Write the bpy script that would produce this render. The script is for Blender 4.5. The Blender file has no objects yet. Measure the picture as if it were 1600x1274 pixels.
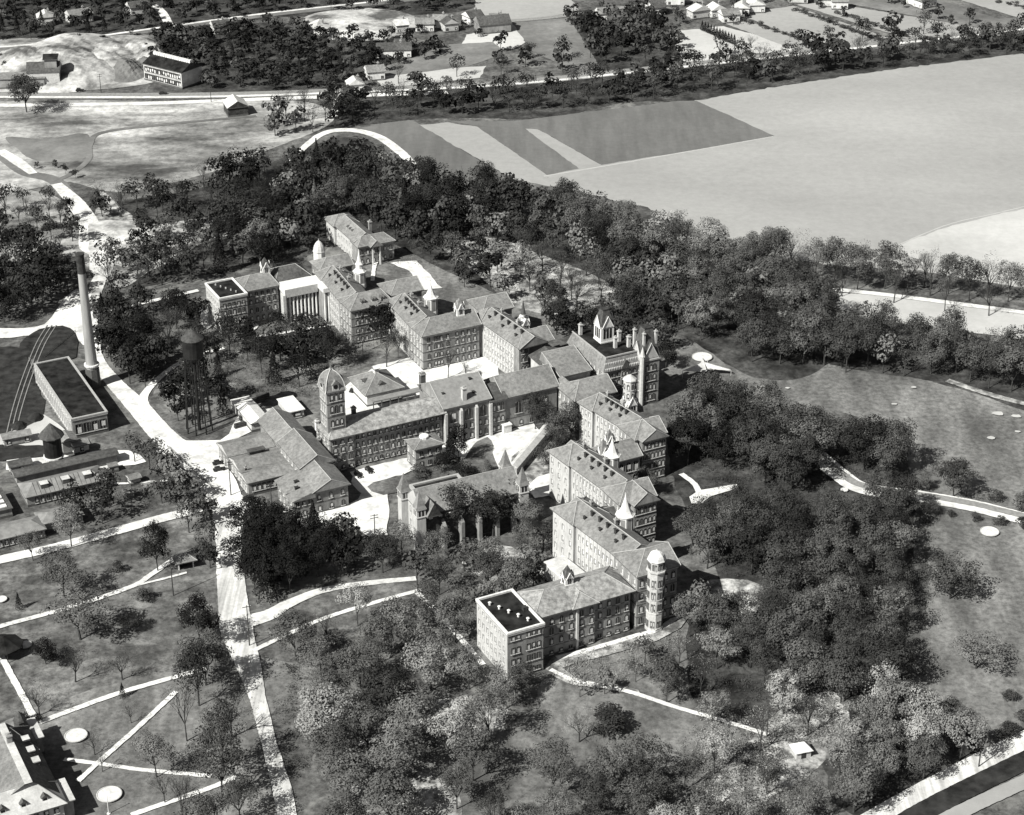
import bpy, bmesh, math, random
import numpy as np
from mathutils import Vector, Matrix
# ---------------------------------------------------------------- camera, sky, sun
SC = bpy.context.scene
COL = SC.collection
PITCH = math.radians(27.5); FOC = 3100.0; CAMZ = 325.0
cd = bpy.data.cameras.new('camera'); cam = bpy.data.objects.new('camera', cd); COL.objects.link(cam)
cam.location = (0, 0, CAMZ); cam.rotation_euler = (math.pi/2 - PITCH, 0, 0)
cd.sensor_width = 36; cd.lens = 36*FOC/1600.0; cd.clip_start = 1; cd.clip_end = 9000
SC.camera = cam
SUN_AZ = math.radians(43)      # direction the shadows fall, from +x towards +y
SUN_EL = math.radians(43)
w = bpy.data.worlds.new('World'); SC.world = w; w.use_nodes = True
nt = w.node_tree; nt.nodes.clear()
sky = nt.nodes.new('ShaderNodeTexSky'); sky.sky_type = 'NISHITA'; sky.sun_disc = False
sky.sun_elevation = SUN_EL; sky.sun_rotation = math.radians(270) - SUN_AZ
bw = nt.nodes.new('ShaderNodeRGBToBW'); bg = nt.nodes.new('ShaderNodeBackground'); wo = nt.nodes.new('ShaderNodeOutputWorld')
nt.links.new(sky.outputs[0], bw.inputs[0]); nt.links.new(bw.outputs[0], bg.inputs[0]); nt.links.new(bg.outputs[0], wo.inputs[0])
bg.inputs[1].default_value = 0.05
sd = bpy.data.lights.new('sun', 'SUN'); sun = bpy.data.objects.new('sun', sd); COL.objects.link(sun)
sd.energy = 5.0; sd.angle = math.radians(0.5); sd.color = (1.0, 0.99, 0.925)
dv = Vector((math.cos(SUN_AZ)*math.cos(SUN_EL), math.sin(SUN_AZ)*math.cos(SUN_EL), -math.sin(SUN_EL)))
sun.rotation_euler = dv.to_track_quat('-Z', 'Y').to_euler(); sun.location = (-200, 300, 400)
SC.view_settings.view_transform = 'Standard'; SC.view_settings.look = 'None'
SC.view_settings.exposure = 0.8; SC.view_settings.gamma = 1.0
SC.view_settings.use_curve_mapping = False

rnd = random.Random(7); npr = np.random.default_rng(11)
# ---------------------------------------------------------------- ground coordinates
def G(px, py, z=0.0):
    x = (px-800)/FOC; y = -(py-637)/FOC
    dy = math.cos(PITCH)+y*math.sin(PITCH); dz = -math.sin(PITCH)+y*math.cos(PITCH)
    t = (z-CAMZ)/dz
    return (x*t, dy*t)
def pxm(x, y):   # pixels per metre at a ground point
    return FOC/(y*math.cos(PITCH)+CAMZ*math.sin(PITCH))
UO = (-1.419, 458.916); UA = math.radians(27); UC, US = math.cos(UA), math.sin(UA)
def XY(u, v): return (UO[0]+u*UC-v*US, UO[1]+u*US+v*UC)
def UV(x, y):
    x -= UO[0]; y -= UO[1]; return (x*UC+y*US, -x*US+y*UC)

# ---------------------------------------------------------------- materials
def mat(name, v, v2=None, scale=1.0, rough=0.9, bump=0.0, detail=6, tint=(1, 1, 1), rnd_amt=0.0, coords='OBJ', lo=0.35, hi=0.65, spec=0.2, big=0.0, bigscale=0.05, stretch=None, fine=0.0, finescale=2.0):
    m = bpy.data.materials.new(name); m.use_nodes = True
    n = m.node_tree; b = n.nodes['Principled BSDF']; L = n.links
    b.inputs['Roughness'].default_value = rough
    b.inputs['Specular IOR Level'].default_value = spec
    c1 = tuple(v*t for t in tint)+(1,)
    if v2 is None:
        b.inputs['Base Color'].default_value = c1; 
        return m
    c2 = tuple(v2*t for t in tint)+(1,)
    geo = n.nodes.new('ShaderNodeNewGeometry')
    src = geo.outputs['Position']
    if stretch:
        mp = n.nodes.new('ShaderNodeMapping'); mp.inputs['Scale'].default_value = stretch[0]; mp.inputs['Rotation'].default_value = (0, 0, stretch[1])
        mp.vector_type = 'TEXTURE' if False else 'POINT'
        L.new(src, mp.inputs[0]); src = mp.outputs[0]
    no = n.nodes.new('ShaderNodeTexNoise'); no.inputs['Scale'].default_value = scale; no.inputs['Detail'].default_value = detail
    no.inputs['Roughness'].default_value = 0.62
    L.new(src, no.inputs['Vector'])
    mr = n.nodes.new('ShaderNodeMapRange'); mr.inputs[1].default_value = lo; mr.inputs[2].default_value = hi
    L.new(no.outputs['Fac'], mr.inputs[0])
    mx = n.nodes.new('ShaderNodeMix'); mx.data_type = 'RGBA'
    mx.inputs[6].default_value = c1; mx.inputs[7].default_value = c2
    L.new(mr.outputs[0], mx.inputs[0]); out = mx.outputs[2]
    if big:
        n2 = n.nodes.new('ShaderNodeTexNoise'); n2.inputs['Scale'].default_value = bigscale; n2.inputs['Detail'].default_value = 4
        L.new(geo.outputs['Position'], n2.inputs['Vector'])
        m2 = n.nodes.new('ShaderNodeMapRange'); m2.inputs[1].default_value = 0.35; m2.inputs[2].default_value = 0.65
        m2.inputs[3].default_value = 1-big; m2.inputs[4].default_value = 1+big
        L.new(n2.outputs['Fac'], m2.inputs[0])
        hs = n.nodes.new('ShaderNodeHueSaturation'); L.new(out, hs.inputs['Color']); L.new(m2.outputs[0], hs.inputs['Value']); out = hs.outputs[0]
    if fine:
        n4 = n.nodes.new('ShaderNodeTexNoise'); n4.inputs['Scale'].default_value = finescale; n4.inputs['Detail'].default_value = 5; n4.inputs['Roughness'].default_value = .75
        L.new(geo.outputs['Position'], n4.inputs['Vector'])
        m4 = n.nodes.new('ShaderNodeMapRange'); m4.inputs[1].default_value = 0.35; m4.inputs[2].default_value = 0.65
        m4.inputs[3].default_value = 1-fine; m4.inputs[4].default_value = 1+fine
        L.new(n4.outputs['Fac'], m4.inputs[0])
        h4 = n.nodes.new('ShaderNodeHueSaturation'); L.new(out, h4.inputs['Color']); L.new(m4.outputs[0], h4.inputs['Value']); out = h4.outputs[0]
    if rnd_amt:
        oi = n.nodes.new('ShaderNodeObjectInfo'); m3 = n.nodes.new('ShaderNodeMapRange')
        m3.inputs[3].default_value = 1-rnd_amt; m3.inputs[4].default_value = 1+rnd_amt
        L.new(oi.outputs['Random'], m3.inputs[0])
        h3 = n.nodes.new('ShaderNodeHueSaturation'); L.new(out, h3.inputs['Color']); L.new(m3.outputs[0], h3.inputs['Value']); out = h3.outputs[0]
    L.new(out, b.inputs['Base Color'])
    if bump:
        bp = n.nodes.new('ShaderNodeBump'); bp.inputs['Strength'].default_value = bump; bp.inputs['Distance'].default_value = 0.3
        L.new(no.outputs['Fac'], bp.inputs['Height']); L.new(bp.outputs[0], b.inputs['Normal'])
    return m
def grass_mat():
    m = mat('grass', 0.045, 0.12, scale=0.13, bump=0.3, detail=12, big=0.3, bigscale=0.022, lo=.36, hi=.64, fine=.5, finescale=.5)
    # worn lighter patches of their own shape
    n = m.node_tree; L = n.links; b = n.nodes['Principled BSDF']; src = b.inputs['Base Color'].links[0].from_socket
    geo = n.nodes.new('ShaderNodeNewGeometry')
    no = n.nodes.new('ShaderNodeTexNoise'); no.inputs['Scale'].default_value = 0.045; no.inputs['Detail'].default_value = 9; no.inputs['Roughness'].default_value = .7
    no.inputs['Distortion'].default_value = .5
    L.new(geo.outputs['Position'], no.inputs['Vector'])
    mr = n.nodes.new('ShaderNodeMapRange'); mr.inputs[1].default_value = 0.54; mr.inputs[2].default_value = 0.68; mr.inputs[4].default_value = .75
    L.new(no.outputs['Fac'], mr.inputs[0])
    mx = n.nodes.new('ShaderNodeMix'); mx.data_type = 'RGBA'; L.new(mr.outputs[0], mx.inputs[0]); L.new(src, mx.inputs[6]); mx.inputs[7].default_value = (.24, .24, .235, 1)
    L.new(mx.outputs[2], b.inputs['Base Color'])
    return m
M = {}
M['grass'] = grass_mat()
M['lawn'] = mat('mown_lawn', 0.085, 0.165, scale=0.10, bump=0.2, detail=13, big=0.25, bigscale=0.02, lo=.38, hi=.62, stretch=((1, 0.3, 1), math.radians(-25)), fine=.4, finescale=.5)
M['lawn_dark'] = mat('dark_lawn', 0.06, 0.14, scale=0.12, bump=0.3, detail=12, big=0.35, bigscale=0.03, lo=.38, hi=.62, fine=.5, finescale=.5)
M['gravel'] = mat('pale_gravel', 0.36, 0.58, scale=0.25, detail=10, lo=.3, hi=.55, big=0.12, bigscale=0.05, fine=.12, finescale=.8)
M['gravel_tracks'] = mat('rolled_gravel', 0.30, 0.60, scale=0.5, detail=10, big=0.12, bigscale=0.1, stretch=((1, .05, 1), math.radians(-14)), fine=.12, finescale=.8)
M['path'] = mat('path_concrete', 0.22, 0.56, scale=0.7, detail=10, lo=.28, hi=.46, big=.1, fine=.12, finescale=1.5)
M['asphalt'] = mat('asphalt', 0.16, 0.24, scale=0.8, detail=6)
M['cinder'] = mat('cinder_track', 0.008, 0.035, scale=0.25, detail=10)
M['field_light'] = mat('pale_field', 0.245, 0.285, scale=0.02, detail=12, big=0.07, bigscale=0.006, stretch=((.5, 1, 1), math.radians(27)), fine=.07, finescale=.25)
M['field_line'] = mat('field_edge', 0.32, 0.38, scale=.1)

M['field_pale'] = mat('very_pale_field', 0.36, 0.44, scale=0.03, detail=7, big=0.1, bigscale=0.01, fine=.06, finescale=.3)
M['field_mid'] = mat('green_field', 0.10, 0.16, scale=0.06, detail=10, big=0.2, bigscale=0.02, fine=.15, finescale=.3)
M['field_dark'] = mat('dark_crop', 0.10, 0.13, scale=0.1, detail=8, big=0.1, bigscale=0.02, stretch=((1.6, .2, 1), math.radians(33)), fine=.08, finescale=.3)
M['soil'] = mat('bare_soil', 0.06, 0.36, scale=0.03, detail=12, bump=.2, big=0.3, bigscale=0.012, lo=.38, hi=.62, stretch=((.55, 1.3, 1), -.25), fine=.35, finescale=.25)
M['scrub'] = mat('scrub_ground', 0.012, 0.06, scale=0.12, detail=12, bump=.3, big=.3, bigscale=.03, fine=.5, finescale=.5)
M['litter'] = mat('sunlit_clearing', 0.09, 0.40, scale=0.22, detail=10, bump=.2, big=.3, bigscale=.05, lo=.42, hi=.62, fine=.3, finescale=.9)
M['brick'] = mat('brick', 0.145, 0.25, scale=.5, detail=10, big=0.14, bigscale=.1, fine=.14, finescale=2.5, stretch=((1, 1, .4), 0))
M['brick_pale_sunlit'] = mat('pale_sunlit_brick', 0.34, 0.44, scale=1.5, detail=6, big=0.1, bigscale=.12, stretch=((1, 1, .25), 0))  # lighter copy of brick; sun on left walls put into the colour
M['brick_ivy_shade'] = mat('ivy_shade_brick', 0.02, 0.06, scale=.8, detail=6, bump=.5)  # ivy tone with the shade of trees put into the colour
M['slate'] = mat('slate', 0.115, 0.20, scale=.9, detail=10, big=0.18, bigscale=.12, fine=.14, finescale=2.2)
M['slate_dark'] = mat('dark_slate', 0.04, 0.085, scale=.9, detail=10, big=0.2, bigscale=.12, fine=.15, finescale=2.2)
M['slate_mottled'] = mat('mottled_slate', 0.12, 0.30, scale=.7, detail=11, big=0.15, bigscale=.15, fine=.18, finescale=2.0)
M['tar'] = mat('tar_roof', 0.006, 0.03, scale=.25, detail=10, spec=.05)
M['white'] = mat('white_paint', 0.46, 0.64, scale=.8, detail=8, fine=.1, stretch=((1, 1, .3), 0))
M['white_roof'] = mat('pale_roof', 0.36, 0.48, scale=.5, detail=8, big=.12, bigscale=.2, fine=.08)
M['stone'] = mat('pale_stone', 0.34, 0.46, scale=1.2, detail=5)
M['trim'] = mat('weathered_trim', 0.26, 0.34, scale=1.2, detail=4)
M['band'] = mat('dark_band', 0.07, 0.10, scale=1.2, detail=3)
M['glass'] = mat('window_glass', 0.015, rough=.15, spec=.5)
M['blind'] = mat('window_blind', 0.50, 0.62, scale=2.0, detail=2)
M['dark_metal'] = mat('dark_metal', 0.02, 0.05, scale=.8, detail=4, rough=.6)
M['grey_metal'] = mat('grey_metal', 0.16, 0.22, scale=.8, detail=4, rough=.6)
M['tank'] = mat('black_tank', 0.008, 0.018, scale=.6, detail=4, rough=.6)
M['concrete'] = mat('stained_concrete', 0.20, 0.32, scale=.5, detail=8, stretch=((1, 1, .15), 0))
M['bark'] = mat('bark', 0.025, 0.06, scale=1.5, detail=5)
M['bark_pale'] = mat('pale_bark', 0.08, 0.15, scale=1.5, detail=5)
M['leaf_light'] = mat('pale_foliage', 0.13, 0.24, scale=.3, detail=5, rnd_amt=.3, rough=1, spec=0.05)
M['leaf_mid'] = mat('foliage', 0.055, 0.125, scale=.3, detail=5, rnd_amt=.38, rough=1, spec=0.05)
M['leaf_dark'] = mat('dark_foliage', 0.025, 0.062, scale=.3, detail=5, rnd_amt=.4, rough=1, spec=0.05)
M['leaf_deep'] = mat('deep_foliage', 0.012, 0.032, scale=.3, detail=5, rnd_amt=.4, rough=1, spec=0.05)
M['leaf_black'] = mat('evergreen_foliage', 0.006, 0.02, scale=.3, detail=5, rough=1, spec=0.05)
M['car'] = mat('car_paint', 0.015, rough=.35, spec=.5)
M['sand'] = mat('sand_bed', 0.44, 0.60, scale=0.9, detail=8, fine=.1, finescale=3)
M['greenhouse'] = mat('greenhouse_glazing', 0.14, 0.22, scale=.4, detail=4, rough=.5)

M['spoil'] = mat('pale_spoil', 0.08, 0.42, scale=.05, detail=13, bump=.4, big=.25, bigscale=.02, lo=.38, hi=.58, fine=.25, finescale=.3)
M['rubble'] = mat('pale_rubble', 0.16, 0.52, scale=.06, detail=12, bump=.3, big=.15, lo=.36, hi=.54, fine=.2, finescale=.4)
# ---------------------------------------------------------------- mesh helpers
class MB:
    def __init__(s): s.v = []; s.f = []; s.m = []
    def add(s, vs, fs, mi=0):
        o = len(s.v); s.v += [tuple(p) for p in vs]; s.f += [tuple(i+o for i in f) for f in fs]; s.m += [mi]*len(fs); return s
    def box(s, x0, y0, z0, x1, y1, z1, mi=0):
        return s.add([(x0,y0,z0),(x1,y0,z0),(x1,y1,z0),(x0,y1,z0),(x0,y0,z1),(x1,y0,z1),(x1,y1,z1),(x0,y1,z1)],
            [(3,2,1,0),(4,5,6,7),(0,1,5,4),(1,2,6,5),(2,3,7,6),(3,0,4,7)], mi)
    def tube(s, a, b, ra, rb, n=6, mi=0, cap=True):
        a = Vector(a); b = Vector(b); d = (b-a).normalized()
        t = Vector((1,0,0)) if abs(d.x) < .9 else Vector((0,1,0))
        p = d.cross(t).normalized(); q = d.cross(p)
        vs = []
        for c, r in ((a, ra), (b, rb)):
            for i in range(n):
                an = 2*math.pi*i/n; vs.append(c+p*(r*math.cos(an))+q*(r*math.sin(an)))
        fs = [(i, (i+1) % n, n+(i+1) % n, n+i) for i in range(n)]
        if cap: fs += [tuple(range(n))[::-1], tuple(range(n, 2*n))]
        return s.add(vs, fs, mi)
    def lathe(s, prof, n=8, cx=0, cy=0, rot=0.0, mi=0, mis=None):
        vs = []; fs = []; ms = []
        for r, z in prof:
            for i in range(n):
                an = rot+2*math.pi*(i+.5)/n; vs.append((cx+r*math.cos(an), cy+r*math.sin(an), z))
        for k in range(len(prof)-1):
            for i in range(n):
                fs.append((k*n+i, k*n+(i+1) % n, (k+1)*n+(i+1) % n, (k+1)*n+i)); ms.append(mis[k] if mis else mi)
        fs.append(tuple(range(n))[::-1]); ms.append(mi)
        fs.append(tuple((len(prof)-1)*n+i for i in range(n))); ms.append(mi)
        o = len(s.v); s.v += vs; s.f += [tuple(i+o for i in f) for f in fs]; s.m += ms; return s
    def mesh(s, name, mats):
        me = bpy.data.meshes.new(name); me.from_pydata(s.v, [], s.f)
        for m in mats: me.materials.append(M[m] if isinstance(m, str) else m)
        if len(mats) > 1: me.polygons.foreach_set('material_index', s.m)
        me.update(); return me
    def build(s, name, mats, parent=None, loc=None, rz=0):
        if isinstance(mats, str): mats = [mats]
        return put(s.mesh(name, mats), name, parent, loc, rz)
def put(me, name, parent=None, loc=None, rz=0):
    o = bpy.data.objects.new(name, me); COL.objects.link(o)
    if parent is not None: o.parent = parent
    if loc is not None: o.location = loc
    if rz: o.rotation_euler = (0, 0, rz)
    return o
def tag(o, label=None, cat=None, group=None, kind=None):
    if label: o['label'] = label
    if cat: o['category'] = cat
    if group: o['group'] = group
    if kind: o['kind'] = kind
    return o
def thing(name, label, cat, loc=(0, 0, 0), rz=0.0, group=None):
    o = bpy.data.objects.new(name, None); COL.objects.link(o); o.empty_display_size = 1
    o.location = loc; o.rotation_euler = (0, 0, rz); return tag(o, label, cat, group)
EXCL = []
def inpoly(x, y, P):
    c = False; j = len(P)-1
    for i in range(len(P)):
        if (P[i][1] > y) != (P[j][1] > y) and x < (P[j][0]-P[i][0])*(y-P[i][1])/(P[j][1]-P[i][1])+P[i][0]: c = not c
        j = i
    return c

# ---------------------------------------------------------------- ground sheets
LAY = [0.012]
def smooth(P, closed=True, step=4.0):
    n = len(P); out = []
    rng = range(n) if closed else range(n-1)
    for i in rng:
        if closed: a, b, c, d = P[i-1], P[i], P[(i+1) % n], P[(i+2) % n]
        else: a, b, c, d = P[max(i-1, 0)], P[i], P[i+1], P[min(i+2, n-1)]
        k = max(1, int(math.dist(b, c)/step))
        for j in range(k):
            t = j/k
            out.append(tuple(.5*((2*b[q])+(-a[q]+c[q])*t+(2*a[q]-5*b[q]+4*c[q]-d[q])*t*t+(-a[q]+3*b[q]-3*c[q]+d[q])*t**3) for q in (0, 1)))
    if not closed: out.append(P[-1])
    return out
def linseg(P, step=3.0):
    out = []
    for i in range(len(P)):
        b, c = P[i], P[(i+1) % len(P)]; k = max(1, int(math.dist(b, c)/step))
        for j in range(k): out.append((b[0]+(c[0]-b[0])*j/k, b[1]+(c[1]-b[1])*j/k))
    return out
def patch(name, px, m, curved=True, jit=0.5, clear=False, world=False):
    P = px if world else [G(*p) for p in px]
    if clear: EXCL.append(P)
    P = smooth(P) if curved else linseg(P)
    P = [(x+rnd.uniform(-jit, jit), y+rnd.uniform(-jit, jit)) for x, y in P]
    bm = bmesh.new(); vs = [bm.verts.new((x, y, LAY[0])) for x, y in P]
    f = bm.faces.new(vs); f.normal_update()
    if f.normal.z < 0: f.normal_flip()
    bmesh.ops.triangulate(bm, faces=[f])
    me = bpy.data.meshes.new(name); bm.to_mesh(me); bm.free(); me.materials.append(M[m])
    o = put(me, name); o['kind'] = 'structure'; LAY[0] += 0.004
    return o
def ribbon(name, px, wid, m, jit=0.09, clear=True, step=1.0, z=None, world=False):
    P = px if world else [G(*p) for p in px]
    W = wid if isinstance(wid, (list, tuple)) else [wid]*len(P)
    Q = smooth([p for p in P], False, step); WQ = smooth([(a, 0) for a in W], False, 1e9)
    # interpolate width along length
    cum = [0]
    for i in range(1, len(P)): cum.append(cum[-1]+math.dist(P[i-1], P[i]))
    L = []; R = []; acc = 0; tot = sum(math.dist(Q[i], Q[i+1]) for i in range(len(Q)-1))
    for i, q in enumerate(Q):
        if i: acc += math.dist(Q[i-1], q)
        s = acc/tot*cum[-1]; k = 0
        while k < len(P)-2 and s > cum[k+1]: k += 1
        t = (s-cum[k])/max(1e-6, cum[k+1]-cum[k]); wd = (W[k]+(W[k+1]-W[k])*min(1, t))/2
        a = Q[max(i-1, 0)]; b = Q[min(i+1, len(Q)-1)]; dx, dy = b[0]-a[0], b[1]-a[1]; l = math.hypot(dx, dy)
        nx, ny = -dy/l, dx/l
        e1 = wd+rnd.uniform(-jit, jit); e2 = wd+rnd.uniform(-jit, jit)
        L.append((q[0]+nx*e1, q[1]+ny*e1)); R.append((q[0]-nx*e2, q[1]-ny*e2))
    zz = LAY[0] if z is None else z
    mb = MB(); n = len(Q)
    mb.add([(x, y, zz) for x, y in L]+[(x, y, zz) for x, y in R], [(n+i, n+i+1, i+1, i) for i in range(n-1)])
    o = mb.build(name, m); o['kind'] = 'structure'
    if z is None: LAY[0] += 0.004
    if clear:
        k = 1.15; st = max(1, n//12)
        EXCL.append([L[i] for i in range(0, n, st)]+[L[-1]]+[R[-1]]+[R[i] for i in range(0, n, st)][::-1])
    return o
g = MB(); g.add([(-3500, -1500, 0), (3500, -1500, 0), (3500, 6500, 0), (-3500, 6500, 0)], [(0, 1, 2, 3)])
g.build('ground', 'grass')['kind'] = 'structure'
# lawns
patch('lawn', [(1180, 590), (1300, 575), (1430, 590), (1600, 640), (1760, 700), (1760, 1180), (1560, 1150), (1430, 1085), (1450, 940), (1440, 800), (1400, 690), (1290, 640), (1200, 690), (1090, 600), (1030, 580), (1040, 560), (1100, 535)], 'lawn')
patch('lawn', [(860, 1060), (1000, 1090), (1120, 1110), (1180, 1190), (1050, 1210), (900, 1190), (760, 1290), (700, 1300), (740, 1180), (830, 1110)], 'lawn')
patch('lawn', [(860, 1030), (1060, 980), (1120, 960), (1110, 1100), (1000, 1080), (900, 1070)], 'lawn')
patch('lawn', [(0, 880), (280, 810), (340, 830), (345, 1040), (60, 1130), (-60, 1150), (-60, 890)], 'lawn_dark')
patch('lawn', [(-40, 1150), (330, 1050), (400, 1290), (-40, 1290)], 'lawn')
patch('lawn', [(232, 630), (300, 560), (480, 545), (600, 555), (500, 600), (480, 640), (400, 620), (330, 690), (260, 665)], 'lawn_dark')
patch('lawn', [(570, 420), (640, 400), (740, 420), (780, 450), (700, 470), (640, 440)], 'lawn')
patch('lawn', [(400, 1030), (560, 1060), (700, 1085), (690, 1120), (560, 1150), (430, 1120)], 'lawn')
patch('lawn', [(520, 925), (690, 900), (690, 945), (470, 1000), (430, 975)], 'lawn_dark')
# woodland floors
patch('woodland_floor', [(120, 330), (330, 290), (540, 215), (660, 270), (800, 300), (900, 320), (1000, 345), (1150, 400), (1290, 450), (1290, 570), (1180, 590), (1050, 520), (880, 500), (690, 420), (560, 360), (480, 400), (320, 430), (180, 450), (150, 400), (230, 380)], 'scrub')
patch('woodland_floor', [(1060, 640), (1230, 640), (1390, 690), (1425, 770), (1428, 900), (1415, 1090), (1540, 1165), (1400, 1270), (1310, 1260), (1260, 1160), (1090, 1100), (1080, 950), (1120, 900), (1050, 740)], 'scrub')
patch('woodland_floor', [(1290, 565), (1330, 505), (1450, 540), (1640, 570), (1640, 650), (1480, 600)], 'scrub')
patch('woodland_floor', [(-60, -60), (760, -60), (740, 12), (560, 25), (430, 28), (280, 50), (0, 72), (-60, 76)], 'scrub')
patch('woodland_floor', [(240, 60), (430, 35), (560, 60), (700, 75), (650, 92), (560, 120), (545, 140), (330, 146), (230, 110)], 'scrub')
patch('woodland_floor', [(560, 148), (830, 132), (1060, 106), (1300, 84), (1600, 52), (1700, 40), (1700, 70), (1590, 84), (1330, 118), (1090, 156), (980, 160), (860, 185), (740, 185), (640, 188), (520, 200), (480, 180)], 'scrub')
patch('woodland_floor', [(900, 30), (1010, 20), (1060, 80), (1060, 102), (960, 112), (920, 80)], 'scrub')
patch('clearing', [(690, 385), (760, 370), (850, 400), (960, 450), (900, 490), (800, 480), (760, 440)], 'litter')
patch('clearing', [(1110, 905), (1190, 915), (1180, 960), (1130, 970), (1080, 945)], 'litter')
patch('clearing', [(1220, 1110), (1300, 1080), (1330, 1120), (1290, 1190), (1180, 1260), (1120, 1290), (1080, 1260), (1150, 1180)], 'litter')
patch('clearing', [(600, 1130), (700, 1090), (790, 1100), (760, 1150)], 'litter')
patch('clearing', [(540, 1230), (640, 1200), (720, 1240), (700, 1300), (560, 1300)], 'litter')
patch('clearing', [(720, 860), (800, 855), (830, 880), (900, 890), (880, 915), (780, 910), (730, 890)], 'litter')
# bare ground to the upper left
patch('bare_ground', [(-60, 168), (330, 160), (480, 160), (520, 190), (420, 235), (330, 270), (200, 300), (130, 290), (110, 285), (-60, 300)], 'soil')
patch('field', [(10, 215), (70, 218), (135, 210), (130, 248), (60, 252), (30, 235)], 'field_mid')
patch('bare_ground', [(160, 300), (230, 350), (330, 340), (300, 390), (240, 420), (190, 450), (150, 430), (130, 400), (150, 330)], 'litter')
patch('bare_ground', [(-60, 300), (60, 300), (110, 330), (120, 400), (-60, 400)], 'soil')
patch('bare_ground', [(-60, 70), (180, 58), (235, 60), (235, 130), (-60, 140)], 'soil')
# fields
patch('field', [(1088, 158), (1200, 138), (1400, 108), (1600, 84), (1800, 70), (1800, 470), (1600, 450), (1450, 425), (1300, 415), (1150, 395), (1100, 360), (1010, 325), (860, 290), (850, 270), (940, 258)], 'field_light', curved=False, jit=.9)
patch('field', [(1400, 385), (1480, 355), (1560, 335), (1800, 290), (1800, 470), (1600, 450), (1460, 428)], 'field_pale', curved=False)
patch('field', [(560, 200), (640, 188), (660, 196), (770, 265), (860, 300), (730, 290), (640, 255), (600, 222)], 'field_dark', curved=False)
patch('field', [(655, 196), (700, 192), (745, 198), (855, 273), (860, 292), (800, 280), (735, 242)], 'field_light', curved=False)
patch('field', [(745, 198), (815, 198), (905, 264), (855, 274)], 'field_dark', curved=False, jit=.3)
patch('field', [(815, 198), (842, 203), (940, 259), (905, 264)], 'field_light', curved=False, jit=.3)
patch('field', [(800, 190), (900, 178), (1060, 158), (1088, 158), (1210, 213), (1080, 236), (940, 258), (842, 203), (740, 197), (700, 190)], 'field_dark', curved=False, jit=.3)
ribbon('path', [(850, 276), (980, 254), (1208, 214)], .9, 'field_line', clear=False)
ribbon('path', [(1400, 385), (1480, 352), (1560, 333), (1700, 300)], .7, 'field_line', clear=False)
patch('field', [(745, -20), (880, -20), (905, 18), (860, 26), (755, 36), (742, 10)], 'field_light', curved=False)
patch('field', [(730, 55), (800, 36), (850, 52), (800, 78), (720, 74)], 'field_pale', curved=False)
patch('field', [(800, 36), (890, 28), (915, 70), (940, 108), (900, 112), (830, 80)], 'field_mid', curved=False)
patch('field', [(600, 105), (640, 92), (700, 70), (770, 66), (790, 84), (720, 108), (600, 122)], 'field_mid', curved=False)
patch('field', [(585, 122), (720, 106), (760, 104), (750, 122), (600, 138)], 'field_pale', curved=False)
patch('field', [(1042, 50), (1092, 46), (1165, 80), (1150, 92), (1070, 98)], 'field_pale', curved=False)
patch('field', [(1100, 44), (1130, 42), (1240, 70), (1250, 84), (1180, 84)], 'field_pale', curved=False)
patch('field', [(1130, 36), (1160, 30), (1290, 78), (1250, 82)], 'field_light', curved=False)
patch('field', [(1150, 22), (1240, 10), (1395, 62), (1380, 72), (1290, 76)], 'field_light', curved=False)
patch('field', [(1245, 8), (1290, 4), (1540, 46), (1420, 62)], 'field_light', curved=False)
patch('field', [(1300, 2), (1400, -20), (1560, 30), (1700, 20), (1700, 34), (1540, 46)], 'field_mid', curved=False)
patch('field', [(1400, -30), (1700, -40), (1700, 18), (1590, 28)], 'field_light', curved=False)
patch('field', [(1280, 458), (1450, 470), (1600, 492), (1760, 510), (1760, 560), (1600, 532), (1440, 510), (1330, 492)], 'field_pale')
# roads
ribbon('railway', [(-60, 150), (300, 150), (560, 142), (800, 130), (1060, 104), (1300, 78), (1600, 44), (1760, 20)], 9, 'asphalt')
ribbon('road', [(-60, 166), (200, 163), (400, 156), (560, 150), (700, 145)], 5, 'gravel')
ribbon('road', [(-60, 152), (300, 152), (560, 144), (800, 132), (1060, 106), (1300, 80), (1600, 46), (1760, 22)], 2.6, 'gravel')
ribbon('road', [(-60, 80), (60, 72), (270, 44), (420, 24), (640, 0), (800, -20)], 7, 'field_mid')
ribbon('road', [(-60, 77), (60, 69), (270, 41), (420, 21), (640, -3), (800, -23)], 2.5, 'gravel')
ribbon('road', [(760, 36), (860, 28), (960, 14), (1060, 4), (1200, -4)], 5, 'asphalt')
ribbon('road', [(265, 42), (255, 22), (240, 8)], 5, 'gravel')
ribbon('road', [(530, 145), (528, 165), (518, 185)], 5, 'gravel')
ribbon('road', [(450, 255), (500, 212), (545, 204), (590, 214), (625, 238), (645, 258)], [3, 4, 5, 5, 5, 4], 'gravel')
ribbon('road', [(-60, 215), (0, 243), (40, 270), (85, 283), (120, 320), (135, 350)], [5, 7, 7, 7, 6, 5], 'field_mid')
ribbon('road', [(0, 236), (30, 255), (52, 272)], [5, 6, 4], 'gravel')
ribbon('road', [(88, 288), (118, 318), (140, 352), (150, 385), (170, 400)], [5, 8, 9, 14, 10], 'gravel')
ribbon('road', [(85, 284), (112, 272), (138, 250), (140, 228), (160, 208), (260, 195), (400, 182)], 3, 'field_mid')
patch('yard', [(140, 350), (165, 345), (215, 352), (235, 375), (190, 400), (170, 420), (145, 430), (140, 400)], 'rubble')
ribbon('road', [(180, 450), (220, 425), (265, 405), (310, 380), (370, 362)], [4, 6, 6, 4, 4], 'litter')
ribbon('road', [(152, 385), (166, 415), (152, 445), (140, 480)], 6, 'rubble')
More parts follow.
